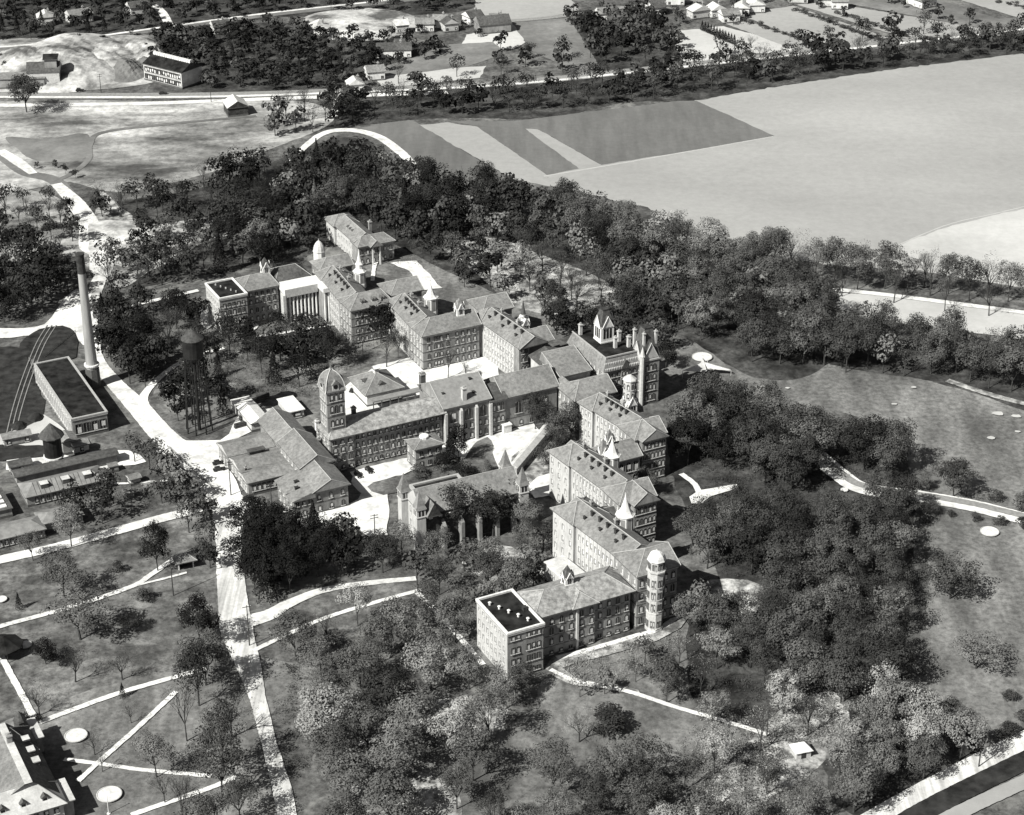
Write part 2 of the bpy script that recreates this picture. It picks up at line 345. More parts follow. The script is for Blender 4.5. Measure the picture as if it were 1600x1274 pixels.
patch('yard', [(118, 452), (140, 455), (146, 500), (150, 545), (128, 540), (110, 515), (70, 522), (0, 530), (-60, 532), (-60, 514), (20, 514), (70, 508), (92, 480)], 'gravel', clear=True)
ribbon('road', [(138, 500), (150, 560), (178, 598), (215, 636), (262, 688), (330, 740), (352, 790)], [7, 5.5, 6, 8, 9, 12, 12], 'gravel')
ribbon('path', [(228, 640), (224, 622), (240, 600), (270, 575), (305, 557), (350, 545)], [4, 3.4, 2.6, 2.2, 2, 1.8], 'path')
patch('yard', [(262, 690), (345, 688), (368, 655), (390, 640), (425, 640), (420, 660), (350, 700), (356, 730), (384, 780), (460, 800), (545, 790), (565, 772), (590, 762), (604, 758), (604, 838), (575, 838), (530, 812), (470, 826), (440, 800), (410, 792), (378, 800), (378, 850), (338, 850), (332, 800), (300, 745), (245, 712)], 'gravel', clear=True)
ribbon('road', [(362, 800), (358, 860), (362, 920), (370, 985), (388, 1040), (402, 1090), (420, 1160), (442, 1240), (450, 1290)], [8, 8, 8.5, 9.5, 7, 4.5, 4, 5, 5], 'gravel_tracks')
ribbon('road', [(375, 975), (420, 962), (450, 945), (500, 925), (560, 914), (650, 905)], [7, 5.5, 4, 3, 2.6, 2.4], 'gravel')
ribbon('path', [(396, 1018), (450, 992), (500, 970), (560, 950), (660, 922)], 1.7, 'path')
ribbon('path', [(650, 925), (690, 965), (725, 1005), (755, 1040)], 1.8, 'path')
ribbon('path', [(560, 1165), (600, 1150), (660, 1128), (720, 1112)], 1.8, 'path')
ribbon('road', [(-60, 890), (0, 876), (80, 858), (170, 834), (250, 812), (335, 790)], 4.6, 'gravel')
ribbon('path', [(-60, 1000), (0, 980), (110, 950), (205, 918), (235, 900), (275, 872)], 2.0, 'path')
ribbon('path', [(205, 918), (250, 907), (292, 896)], 1.0, 'path')
ribbon('path', [(62, 1130), (120, 1108), (190, 1083), (260, 1063), (322, 1046)], 1.9, 'path')
ribbon('path', [(-5, 1010), (10, 1042), (35, 1088), (54, 1124)], 1.9, 'path')
ribbon('path', [(122, 1222), (160, 1187), (200, 1152), (240, 1115), (275, 1082)], 1.6, 'path')
ribbon('path', [(100, 1188), (150, 1194), (220, 1204), (330, 1214)], 1.5, 'path')
ribbon('path', [(205, 1275), (260, 1256), (330, 1232), (370, 1215)], 1.7, 'path')
ribbon('path', [(130, 738), (170, 756), (236, 754), (262, 752)], 1.3, 'path')
patch('yard', [(136, 708), (200, 706), (228, 722), (190, 730), (152, 732)], 'gravel')
patch('yard', [(0, 672), (40, 660), (70, 650), (110, 690), (60, 700), (0, 700)], 'field_pale')
patch('yard', [(10, 720), (80, 712), (118, 716), (120, 724), (60, 740), (10, 736)], 'gravel')
patch('coal_yard', [(-60, 560), (30, 545), (48, 580), (70, 640), (30, 672), (-60, 676)], 'cinder')
patch('coal_yard', [(60, 516), (110, 514), (118, 560), (60, 565), (30, 545)], 'cinder')
patch('coal_yard', [(-60, 700), (75, 698), (90, 712), (-60, 724)], 'cinder')
# courtyards
patch('courtyard', [(500, 650), (512, 625), (545, 600), (590, 572), (640, 560), (690, 566), (740, 558), (775, 560), (780, 600), (700, 610), (660, 640), (560, 650)], 'gravel', curved=False, clear=True)
patch('courtyard', [(548, 738), (640, 716), (690, 700), (700, 690), (790, 668), (835, 660), (848, 690), (815, 720), (790, 735), (740, 745), (722, 735), (718, 716), (690, 724), (640, 738), (605, 758), (570, 776), (552, 760)], 'gravel', curved=False, clear=True)
patch('lawn', [(764, 684), (772, 710), (778, 740), (765, 752), (720, 745), (700, 742), (728, 716), (745, 690)], 'lawn', clear=True)
patch('lawn', [(572, 762), (620, 745), (660, 740), (700, 730), (690, 752), (640, 765), (600, 775)], 'lawn_dark', clear=False)
patch('courtyard', [(800, 715), (860, 690), (880, 720), (868, 770), (830, 775)], 'litter')
patch('courtyard', [(826, 760), (856, 742), (864, 774), (838, 780)], 'gravel')
patch('yard', [(608, 412), (650, 408), (680, 440), (690, 452), (660, 455), (640, 425)], 'gravel', curved=False)
ribbon('path', [(582, 440), (586, 415), (596, 404), (612, 398)], 1.6, 'path')
ribbon('path', [(596, 408), (584, 402)], 1.4, 'path')
ribbon('path', [(155, 490), (210, 478), (310, 455)], 2.4, 'path')
ribbon('path', [(390, 520), (400, 510), (384, 505)], 2.0, 'path')
ribbon('path', [(396, 528), (440, 522), (500, 512), (545, 505)], 1.6, 'path')
patch('yard', [(304, 490), (322, 480), (330, 512), (322, 516), (308, 506)], 'gravel')
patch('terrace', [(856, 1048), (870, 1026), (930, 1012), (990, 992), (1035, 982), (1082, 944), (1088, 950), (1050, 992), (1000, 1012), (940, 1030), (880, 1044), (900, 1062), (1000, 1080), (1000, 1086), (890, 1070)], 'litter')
ribbon('path', [(870, 1030), (930, 1014), (990, 996), (1034, 982), (1082, 946)], 1.8, 'path')
ribbon('path', [(860, 1048), (900, 1065), (980, 1082), (1060, 1108), (1130, 1128), (1200, 1150)], 1.6, 'path')
ribbon('path', [(1064, 742), (1085, 758), (1094, 776)], 2.0, 'path')
patch('path', [(1076, 778), (1092, 768), (1150, 758), (1152, 764), (1110, 778), (1096, 790), (1080, 788)], 'path', curved=False, jit=.2)
ribbon('road', [(1275, 712), (1310, 742), (1350, 765), (1440, 778), (1520, 792), (1600, 812), (1760, 850)], 7.5, 'gravel')
ribbon('road', [(1275, 708), (1310, 738), (1350, 761), (1440, 775), (1520, 789), (1600, 808), (1760, 846)], 3.4, 'asphalt')
ribbon('road', [(1130, 425), (1200, 438), (1270, 450), (1400, 464), (1600, 490), (1760, 512)], 3.4, 'gravel')
ribbon('path', [(1480, 596), (1540, 616), (1600, 632), (1700, 650)], 3.0, 'litter')
ribbon('road', [(1330, 1304), (1385, 1272), (1480, 1220), (1600, 1160), (1760, 1084)], 6.8, 'gravel_tracks')
ribbon('railway', [(1350, 1330), (1432, 1276), (1520, 1230), (1600, 1191), (1760, 1112)], 6.4, 'cinder')  # black strip beside the road: embankment shade put into the colour
ribbon('road', [(1420, 1320), (1490, 1276), (1600, 1224), (1760, 1150)], 4.6, 'field_light')
for px, py, r_ in ((1560, 648, 1.7), (1588, 652, 1.4), (1549, 686, 1.1), (1590, 676, .8), (1397, 633, .8), (1428, 607, .9), (1230, 608, .8), (1192, 606, .7)):
    x, y = G(px, py); patch('sand_patch', [(x+r_*math.cos(k*.785)*rnd.uniform(.7, 1.2)*1.3, y+r_*math.sin(k*.785)*rnd.uniform(.7, 1.2)) for k in range(8)], 'field_pale', jit=0, world=True)
for off in (0, 7, 14):
    ribbon('railway', [(8+off, 690), (20+off, 640), (36+off, 590), (56+off, 540), (74+off, 510)], .35, 'grey_metal', jit=0, clear=False)
for i, (px, py, r, ph) in enumerate([(1097, 560, 3.8, 'in the lawn by the white awning'), (1546, 833, 3.0, 'in the lawn below the right hand road'), (119, 1152, 3.1, 'beside the corner house, the upper one'), (171, 1244, 3.3, 'beside the corner house, the lower one'), (40, 1010, 1.9, 'at the left edge near the dark arbour'), (2, 939, 1.8, 'cut by the left edge of the photo'), (1319, 768, 1.3, 'beside the road bend under the trees')]):
    x, y = G(px, py); mb = MB(); mb.lathe([(r, 0), (r, .22), (r*.92, .26), (r*.9, .14), (r*.3, .2), (.1, .3)], 28, mi=0, mis=[1, 1, 1, 0, 0]); 
    o = mb.build('sand_bed', ['sand', 'stone'], loc=(x, y, LAY[0])); tag(o, 'round white sand bed '+ph, 'sand bed', 'round sand beds')
    EXCL.append([(x-r-3, y-r-3), (x+r+3, y-r-3), (x+r+3, y+r+3), (x-r-3, y+r+3)])
# quarry mounds (terrain)
def mound(name, px, py, rx, ry, h, m, seed):
    x0, y0 = G(px, py); n = 40; r2 = random.Random(seed); mb = MB(); vs = []; fs = []
    ph = [r2.uniform(0, 6.28) for _ in range(8)]
    for j in range(n+1):
        for i in range(n+1):
            a = (i/n-.5)*2; b = (j/n-.5)*2; d = math.hypot(a, b)
            hh = max(0, 1-d**2)**.7
            nz = .55+.2*math.sin(3.5*a+ph[0]+2*b)+.14*math.sin(5*b+ph[1]+3*a)+.07*math.sin(11*a+ph[2])*math.sin(9*b+ph[3])+.05*math.sin(23*a+ph[4]+5*b)*math.sin(19*b+ph[5])+r2.uniform(-.03, .03)
            vs.append((x0+a*rx, y0+b*ry, -.3+h*hh*nz*1.5 if d < 1 else -.3))
    for j in range(n):
        for i in range(n): k = j*(n+1)+i; fs.append((k, k+1, k+n+2, k+n+1))
    o = mb.add(vs, fs).build(name, m); o['kind'] = 'structure'
    EXCL.append([(x0-rx*.8, y0-ry*.8), (x0+rx*.8, y0-ry*.8), (x0+rx*.8, y0+ry*.8), (x0-rx*.8, y0+ry*.8)])
mound('spoil_heap', 110, 98, 36, 52, 7.5, 'spoil', 3)
mound('spoil_heap', 185, 84, 24, 34, 5, 'spoil', 5)
mound('spoil_heap', 40, 102, 24, 34, 5, 'spoil', 8)
mound('spoil_heap', 560, 38, 36, 34, 2, 'spoil', 9)
mound('grass_bank', 205, 108, 12, 24, 4, 'field_mid', 9)
# ---------------------------------------------------------------- buildings
# local frame of a building: x along the fronts, y back from them; wall 0 faces the viewer, wall 1 the sunny left
def win_mesh(w, h, arch, k, pale=False):
    mb = MB(); pts = []
    if arch:
        n = 6; r = w/2
        top = [(r*math.cos(math.pi*i/n), h-r+r*math.sin(math.pi*i/n)) for i in range(n+1)]
        pts = [(-w/2, 0), (w/2, 0)]+top
    else: pts = [(-w/2, 0), (w/2, 0), (w/2, h), (-w/2, h)]
    def ring(s): 
        return [(x*s, (z-h/2)*((h+w*(s-1))/h)+h/2) for x, z in pts]
    o = ring(1.22); i_ = pts; n = len(pts)
    # surround standing proud, reveal shadow put into its dark colour; pane set back
    mb.add([(x, -.16, z) for x, z in o]+[(x, -.16, z) for x, z in i_]+[(x, .02, z) for x, z in o]+[(x, -.03, z) for x, z in i_],
           [(a, (a+1) % n, n+(a+1) % n, n+a) for a in range(n)]+[(2*n+a, 2*n+(a+1) % n, (a+1) % n, a) for a in range(n)]+[(n+a, n+(a+1) % n, 3*n+(a+1) % n, 3*n+a) for a in range(n)], 0)
    mb.add([(x, -.03, z) for x, z in i_], [tuple(range(n))], 1)
    if k == 0: mb.box(-w*.18, -.06, h*.06, w*.5, -.031, h*.66, 2)
    elif k == 1: mb.box(-w*.18, -.06, h*.30, w*.5, -.031, h*.80, 2)
    mb.box(-.04, -.08, 0, .04, -.061, h*.98, 3)
    mb.box(-w*.72, -.30, -.22, w*.72, .01, -.04, 3)
    return mb.mesh('window', ['stone' if pale else 'band', 'grey_metal' if pale else 'glass', 'blind', 'stone'])  # pale copy: sun on left walls put into surround and pane colours
WIN = {}
def wmesh(w, h, arch, pale=False):
    k = rnd.choice([0, 0, 1] if pale else [0, 0, 1, 2]); key = (round(w, 1), round(h, 1), arch, k, pale)
    if key not in WIN: WIN[key] = win_mesh(w, h, arch, k, pale)
    return WIN[key]
class Bld:
    def __init__(s, name, label, u, v, cat='building', group=None, rot=0.0):
        s.u, s.v = u, v; x, y = XY(u, v); s.ang = UA+math.radians(rot); s.rot = math.radians(rot)
        s.root = thing(name, label, cat, (x, y, 0), s.ang, group)
    def l(s, u, v):
        du, dv_ = u-s.u, v-s.v; c, t = math.cos(-s.rot), math.sin(-s.rot)
        return (du*c-dv_*t, du*t+dv_*c)
    def excl(s, x0, y0, x1, y1, p=2.2):
        c, t = math.cos(s.ang), math.sin(s.ang); ox, oy = XY(s.u, s.v)
        EXCL.append([(ox+a*c-b*t, oy+a*t+b*c) for a, b in ((x0-p, y0-p), (x1+p, y0-p), (x1+p, y1+p), (x0-p, y1+p))])
    def wall(s, x0, y0, x1, y1, h, m='brick', z0=-.1, bands=(), cornice=True, ex=True, trim='trim'):
        if ex: s.excl(x0, y0, x1, y1)
        MB().box(x0, y0, z0, x1, y1, h).build('wall', m, s.root)
        mb = MB()
        for b in bands: mb.box(x0-.07, y0-.07, b, x1+.07, y1+.07, b+.28)
        if z0 < 1: mb.box(x0-.12, y0-.12, z0, x1+.12, y1+.12, .9)
        if mb.v: mb.build('string_course', 'band' if m != 'brick_pale_sunlit' else 'trim', s.root)
        if cornice: MB().box(x0-.28, y0-.28, h-.55, x1+.28, y1+.28, h+.04).build('cornice', trim, s.root)
    def roof(s, x0, y0, x1, y1, h, rz, ax='x', h0=0, h1=0, o=.75, m='slate', caps=True, name='roof', gable='brick', deck=0, par=None, ridge=.5):
        X0, Y0, X1, Y1 = x0-o, y0-o, x1+o, y1+o; t = .28; h += .045
        if ax == 'x':
            ym = y0+(y1-y0)*ridge; A = (X0+(h0+o if h0 else 0), ym, rz); B = (X1-(h1+o if h1 else 0), ym, rz)
        else:
            xm = x0+(x1-x0)*ridge; A = (xm, Y0+(h0+o if h0 else 0), rz); B = (xm, Y1-(h1+o if h1 else 0), rz)
        c = [(X0, Y0), (X1, Y0), (X1, Y1), (X0, Y1)]
        lo = [(a, b, h) for a, b in c]; up = [(a, b, h+t) for a, b in c]
        mb = MB(); vs = lo+up+[A, B]
        if ax == 'x':
            sl = [((4, 5, 9, 8), 0), ((6, 7, 8, 9), 0), ((7, 4, 8), 0 if h0 else 1), ((5, 6, 9), 0 if h1 else 1)]
        else:
            sl = [((7, 4, 8, 9), 0), ((5, 6, 9, 8), 0), ((4, 5, 8), 0 if h0 else 1), ((6, 7, 9), 0 if h1 else 1)]
        mb.v = [tuple(p) for p in vs]; mb.f = [(3, 2, 1, 0)]; mb.m = [2]
        for i in range(4): mb.f.append((i, (i+1) % 4, 4+(i+1) % 4, 4+i)); mb.m.append(2)
        for f, k in sl: mb.f.append(f); mb.m.append(k)
        ob = mb.build(name, [m, gable, 'band'], s.root, loc=par)
        if caps:
            cb = MB(); E = [(A, B)]
            if ax == 'x':
                E += [(up[0], A), (up[3], A), (up[1], B), (up[2], B)]
            else:
                E += [(up[0], A), (up[1], A), (up[2], B), (up[3], B)]
            for a, b in E: cb.tube((a[0], a[1], a[2]+.02), (b[0], b[1], b[2]+.02), .13, .13, 4, cap=True)
            cb.build('ridge_cap', 'trim', s.root)
        return ob
    def wins(s, face, p, a0, a1, n, zs, w=1.05, h=2.2, arch=True, skip=()):
        for zi, z in enumerate(zs):
            hh = h[zi] if isinstance(h, (list, tuple)) else h
            for i in range(n):
                if (i, zi) in skip or i in skip: continue
                a = a0+(a1-a0)*(i/(n-1) if n > 1 else .5)
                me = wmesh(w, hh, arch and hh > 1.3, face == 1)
                loc, rz = ((a, p, z), 0) if face == 0 else ((p, a, z), -math.pi/2) if face == 1 else ((p, a, z), math.pi/2)
                put(me, 'window', s.root, loc, rz)
    def dormer(s, x, y, z, face=0, w=1.5, h=1.3, d=2.5):
        mb = MB(); mb.box(-w/2, 0, -.5, w/2, d, h, 0)
        mb.add([(-w/2-.2, -.2, h), (w/2+.2, -.2, h), (0, -.2, h+.8), (-w/2-.2, d, h), (w/2+.2, d, h), (0, d, h+.8)], [(0, 1, 2), (0, 2, 5, 3), (1, 4, 5, 2), (3, 5, 4)], 1)
        mb.box(-w*.3, -.03, .1, w*.3, 0.05, h-.2, 2)
        mb.build('dormer', ['white', 'slate_dark', 'glass'], s.root, (x, y, z), 0 if face == 0 else -math.pi/2)
    def vents(s, pts, w=.7, d=.7, h=1.6, m='dark_metal', name='roof_vent'):
        for x, y, z in pts:
            MB().box(-w/2, -d/2, -.8, w/2, d/2, h).box(-w/2-.15, -d/2-.15, h, w/2+.15, d/2+.15, h+.15).build(name, m, s.root, (x, y, z))
    def chimney(s, x, y, z, h=3.2, w=1.0, m='brick'):
        MB().box(-w/2, -w/2, -1.5, w/2, w/2, h, 0).box(-w/2-.18, -w/2-.18, h-.5, w/2+.18, w/2+.18, h-.1, 1).box(-w*.25, -w*.25, h, w*.25, w*.25, h+.5, 1).build('chimney', [m, 'trim'], s.root, (x, y, z))
    def flat(s, x0, y0, x1, y1, h, m='tar', par='white', ph=.7, pw=.32):
        MB().box(x0+pw, y0+pw, h-.2, x1-pw, y1-pw, h+.12).build('roof', m, s.root)
        mb = MB(); o = .35
        mb.box(x0-o, y0-o, h+.06, x1+o, y0+pw-.003, h+ph).box(x0-o, y1-pw+.003, h+.06, x1+o, y1+o, h+ph).box(x0-o, y0+pw, h+.06, x0+pw-.003, y1-pw, h+ph).box(x1-pw+.003, y0+pw, h+.06, x1+o, y1-pw, h+ph)
        mb.build('parapet', par, s.root)
    # lanterns and spires -----------------------------------------------------
    def spire(s, x, y, z, top, r=2.2, kind='flare', drum=4.5, m='white', n=8, parent=None):
        """white louvred ventilator tower; x, y local, z base, top height"""
        e = thing('ventilator', None, None, (x, y, 0)); e.parent = s.root
        mb = MB(); mb.lathe([(r*1.05, z-1.5), (r*1.05, z+.5), (r, z+.55), (r, z+drum-.3), (r*1.18, z+drum-.1), (r*1.18, z+drum+.1)], n)
        mb.build('drum', m, e)
        H = top-z-drum; zz = z+drum+.1
        if kind == 'flare': pr = [(1.12, 0), (.92, .06), (.66, .2), (.45, .38), (.28, .55), (.13, .75), (.04, .95), (.02, 1)]
        elif kind == 'tier': pr = [(1.1, 0), (.75, .1), (.62, .12), (.62, .3), (.75, .32), (.42, .42), (.18, .7), (.03, 1)]
        else: pr = [(1.1, 0), (.03, 1)]
        mb = MB(); mb.lathe([(r*a, zz+H*b) for a, b in pr], n); mb.build('spire', m if kind != 'cone' else 'slate_dark', e)
        mb = MB()
        for i in range(n):
            an = 2*math.pi*i/n; ap = r*math.cos(math.pi/n)
            c, t = math.cos(an), math.sin(an); ww = r*.26
            P = []
            for q in (-ww, ww):
                P += [(c*(ap+.05)-t*q, t*(ap+.05)+c*q)]
            a, b = P
            za, zb = z+1.0, z+drum-.8
            P2 = [(c*(ap-.2)-t*q, t*(ap-.2)+c*q) for q in (-ww, ww)]
            mb.add([(a[0], a[1], za), (b[0], b[1], za), (b[0], b[1], zb), (a[0], a[1], zb), (P2[0][0], P2[0][1], za), (P2[1][0], P2[1][1], za), (P2[1][0], P2[1][1], zb), (P2[0][0], P2[0][1], zb)], [(0, 1, 2, 3), (4, 0, 3, 7), (1, 5, 6, 2), (3, 2, 6, 7)])
        mb.build('louvre', 'grey_metal', e)
        mb = MB(); mb.tube((0, 0, top-.2), (0, 0, top+1.0), .06, .03, 4); mb.build('finial', 'dark_metal', e)
        return e
    def gabled(s, x, y, z, top, w=4.2, wall=6.0, m='white', cap='slate_dark', trunc=.0, gab=2.6, spm=None):
        """square lantern with a steep gable on each face and a pyramid roof"""
        e = thing('lantern', None, None, (x, y, 0)); e.parent = s.root; a = w/2; zw = z+wall
        MB().box(-a, -a, z-2, a, a, zw).box(-a-.15, -a-.15, z, a+.15, a+.15, z+.5).build('drum', m, e)
        mb = MB(); t = trunc*a; hz = top
        mb.add([(-a-.2, -a-.2, zw), (a+.2, -a-.2, zw), (a+.2, a+.2, zw), (-a-.2, a+.2, zw), (-t-.05, -t-.05, hz), (t+.05, -t-.05, hz), (t+.05, t+.05, hz), (-t-.05, t+.05, hz)],
               [(0, 1, 5, 4), (1, 2, 6, 5), (2, 3, 7, 6), (3, 0, 4, 7), (4, 5, 6, 7), (3, 2, 1, 0)])
        mb.build('spire', spm or cap, e)
        for k in range(4):
            mb = MB(); g_ = a*.86; o = a+.24
            mb.add([(-g_, -o, zw-.6), (g_, -o, zw-.6), (0, -o, zw+gab), (-g_, 0, zw-.6), (g_, 0, zw-.6), (0, 0, zw+gab)], [(0, 1, 2)], 0)
            mb.add([(-g_-.15, -o-.15, zw-.7), (0, -o-.15, zw+gab+.1), (0, 0, zw+gab+.1), (-g_-.15, 0, zw-.7)], [(0, 1, 2, 3)], 1)
            mb.add([(g_+.15, -o-.15, zw-.7), (0, -o-.15, zw+gab+.1), (0, 0, zw+gab+.1), (g_+.15, 0, zw-.7)], [(3, 2, 1, 0)], 1)
            for sx in (-1, 1): mb.tube((sx*(g_+.1), -o-.1, zw-.7), (0, -o-.1, zw+gab+.1), .17, .17, 4, 0)
            nwin = 3 if w > 3 else 2
            for q in range(nwin):
                xx = (q-(nwin-1)/2)*w*.24
                mb.box(xx-w*.08, -a-.06, z+wall*.25, xx+w*.08, -a+.1, z+wall*.82, 2)
            mb.build('gable', [m, cap, 'glass'], e, (0, 0, 0), k*math.pi/2)
        if trunc: MB().box(-t-.2, -t-.2, hz, t+.2, t+.2, hz+.35).build('cresting', 'dark_metal', e)
        return e
    def dome_cap(s, x, y, z, r, h, n=8, m='white_roof', rot=0, par=None):
        pr = [(1.1, 0), (1.02, .12), (.95, .32), (.82, .52), (.62, .70), (.38, .84), (.16, .93), (.07, .97), (.02, 1.14)]
        mb = MB(); mb.lathe([(r*a, z+h*b) for a, b in pr], n, x, y, rot); return mb.build('dome', m, par or s.root)
def rows(*z): return list(z)
Z4 = [.7, 3.9, 7.4, 10.7]; H4 = [1.1, 2.2, 2.2, 2.0]

# the near range -------------------------------------------------------------
b = Bld('hospital_wing', 'nearest brick block with a black flat roof and white parapet, end of the hospital range', 0, -.5)
b.wall(0, 0, 11.2, 19.3, 15.3, bands=(12.2,)); MB().box(-.13, .05, -.1, -.003, 19.25, 14.7).build('side_wall', 'brick_pale_sunlit', b.root); b.flat(0, 0, 11.2, 19.3, 15.3)  # side slab carries the sun on the left wall in its colour
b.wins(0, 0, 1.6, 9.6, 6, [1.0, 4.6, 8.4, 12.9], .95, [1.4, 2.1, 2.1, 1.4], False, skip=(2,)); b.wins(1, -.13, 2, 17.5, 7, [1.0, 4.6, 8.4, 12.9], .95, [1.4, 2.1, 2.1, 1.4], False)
for i in range(5): MB().tube((0, 0, 0), (0, 0, .9), .35, .35, 8).tube((0, 0, .9), (0, 0, 1.1), .55, .3, 8).build('roof_vent', 'white', b.root, (2.2+i*1.5, 15.6-i*3.0, 15.4))
MB().box(0, 0, 0, 1.2, 1.2, 1.3).build('hatch', 'dark_metal', b.root, (9.2, 8.2, 15.4))
b = Bld('hospital_wing', 'long hipped brick range behind the nearest flat roofed block, small white lantern on its ridge', 11.2, 4.6)
b.wall(.02, 0, 19.4, 13.9, 14.2, bands=(3.2, 6.8, 10.2)); b.wall(19.42, 1.0, 31.6, 13.9, 14.2, bands=(3.2, 6.8, 10.2))
b.roof(0, 0, 31.6, 13.9, 14.2, 18.2, 'x', 6.5, 5.6, m='slate_mottled')
b.roof(12.2, -.6, 19.4, 7, 14.2, 17.2, 'y', 3.5, 0.0, m='slate_mottled', name='roof')
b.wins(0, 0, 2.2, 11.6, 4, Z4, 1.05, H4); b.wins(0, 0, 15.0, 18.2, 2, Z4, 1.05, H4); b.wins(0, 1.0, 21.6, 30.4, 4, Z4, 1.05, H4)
MB().box(13.2, -.55, 0, 13.9, .02, 14.0).build('pilaster', 'stone', b.root)
b.gabled(14.3, 7.5, 17.4, 23.8, 2.6, 3.2, cap='slate_dark', gab=1.3)
b = Bld('link_building', 'low dark roofed link between the nearest range and the tall octagonal stair tower', 38.0, 12.6)
b.wall(0, 0, 8.5, 8.0, 12.4); b.roof(0, 0, 8.5, 8, 12.4, 14.6, 'x', 0, 0, m='slate')
b = Bld('hospital_wing', 'tall brick wing rising behind the white domed octagonal stair tower', 44.8, 5.2)
# front pavilion
b.wall(0, 0, 13.4, 13.4, 18.2, bands=(4.0, 8.2, 12.6)); b.roof(0, 0, 13.4, 13.4, 18.2, 22.3, 'x', 6.4, 0)
b.wins(0, 0, 1.4, 1.4, 1, [1.6, 5.6, 9.9, 14.4], 1.1, 2.4); b.wins(1, 0, 1.5, 12, 4, [5.6, 9.9, 14.4], 1.1, 2.4)
b.wins(0, 0, 7, 12, 3, [1.6, 5.6, 9.9, 14.4], 1.1, 2.4)
# octagonal stair tower
mb = MB(); mb.lathe([(2.75, -.1), (2.75, 1.0), (2.5, 1.1), (2.5, 6.0), (2.62, 6.05), (2.62, 6.4), (2.5, 6.45), (2.5, 19.6), (3.0, 20.1), (3.0, 20.5), (2.3, 20.6), (2.3, 23.4), (2.75, 23.7)], 8, 5.2, -1.6, 0, mis=None)
b_t = mb.build('stair_tower', 'stone', b.root); b.excl(2, -5, 8, 0)
b.dome_cap(5.2, -1.6, 23.7, 2.6, 3.0, m='white')
for k in range(8):
    an = 2*math.pi*k/8; 
    for z, hh in ((1.4, 2.2), (7.2, 2.3), (11.2, 2.3), (15.2, 2.4), (20.9, 1.9)):
        for q in (-.38, .38):
            r_ = 2.33 if z < 20 else 2.15
            put(wmesh(.42, hh, False), 'window', b.root, (5.2+r_*math.cos(an)-q*math.sin(an), -1.6+r_*math.sin(an)+q*math.cos(an), z), an+math.pi/2)
# long bar
X = thing('wing_bar', None, None, b.l(44.9, 18.7)+(0,), math.radians(6)); X.parent = b.root
br, b.root = b.root, X
def barwing(b, L, wd, h, rz, back=11, nw=9, zs=(1.5, 5.4, 9.6, 13.8), hh=2.3, m='slate', vent=True, pm='brick_pale_sunlit'):  # pm: lighter brick, sun put into the wall colour
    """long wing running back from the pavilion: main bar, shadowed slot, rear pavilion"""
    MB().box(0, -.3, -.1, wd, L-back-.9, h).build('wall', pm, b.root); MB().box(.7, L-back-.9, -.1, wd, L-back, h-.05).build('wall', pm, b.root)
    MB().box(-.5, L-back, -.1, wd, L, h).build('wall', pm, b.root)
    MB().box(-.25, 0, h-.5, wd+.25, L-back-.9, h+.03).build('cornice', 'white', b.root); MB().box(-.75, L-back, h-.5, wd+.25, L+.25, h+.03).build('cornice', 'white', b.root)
    b.roof(0, -4, wd, L-4, h, rz, 'y', 0, 0, m=m); b.roof(-.5, L-back, wd, L, h, rz-.15, 'x', 5, 5, m=m)
    b.wins(1, 0, 1.4, L-back-2.6, nw, zs, 1.0, hh); b.wins(1, -.5, L-back+1.6, L-1.6, 3, zs, 1.0, hh)
    mb = MB()
    for i in range(nw+1):
        y = -.0+(L-back-1.2)*i/nw; mb.box(-.16, y, 0, .01, y+.3, h-.55)
    mb.build('pilaster', pm, b.root)
    b.chimney(wd*.62, L*.3, rz-1.2, 2.4, .9); b.chimney(wd*.66, L*.72, rz-1.4, 2.2, .8)
    if vent:
        for i in range(5):
            y = 1.5+i*(L-back-2)/4.6; b.vents([(wd*.36, y, h+(rz-h)*.70)], .5, .9, 1.7)
            if i % 2 == 0: b.vents([(wd*.2, y+1.2, h+(rz-h)*.38)], .5, .9, 1.3)
barwing(b, 31.5, 11.5, 18.2, 22.3)
b.root = br; b.excl(-4, 12, 13, 46)
b.spire(9.8, 24.5, 17, 31, 2.6, 'flare', 6.6)
b = Bld('annex', 'low annex with a pale flat roof against the left wall of the tall near wing', 41.6, 25.0, rot=6)
b.wall(-6.5, 0, -.2, 16, 6.5, m='stone', trim='white'); MB().box(-6.9, -.4, 6.54, .2, 16.4, 7.0).build('roof', 'white_roof', b.root); b.wins(1, -6.5, 2, 14, 6, [2.0], 1.0, 2.0, False)
b = Bld('shed', 'long low white roofed shed just behind the small lantern of the nearest range', 27, 26.5)
b.wall(0, 0, 15, 4.6, 4.0, m='brick'); b.roof(0, 0, 15, 4.6, 4.0, 5.6, 'x', 0, 0, m='white_roof', caps=False); b.wins(0, 0, 1.5, 13.5, 7, [1.3], 1.2, 1.6, False)
b = Bld('connecting_block', 'low dark roofed block with dormers behind the nearest tall wing', 53.0, 44.0)
b.wall(0, 0, 11.5, 11, 10.5, bands=(5,)); b.roof(0, 0, 11.5, 11, 10.5, 14.2, 'x', 0, 0, m='slate_dark')
for i in range(4): b.dormer(2+i*2.3, 1.2, 11.3)
b.wins(0, 0, 6, 10.5, 3, [1.3, 6.6], 1.1, 2.2)

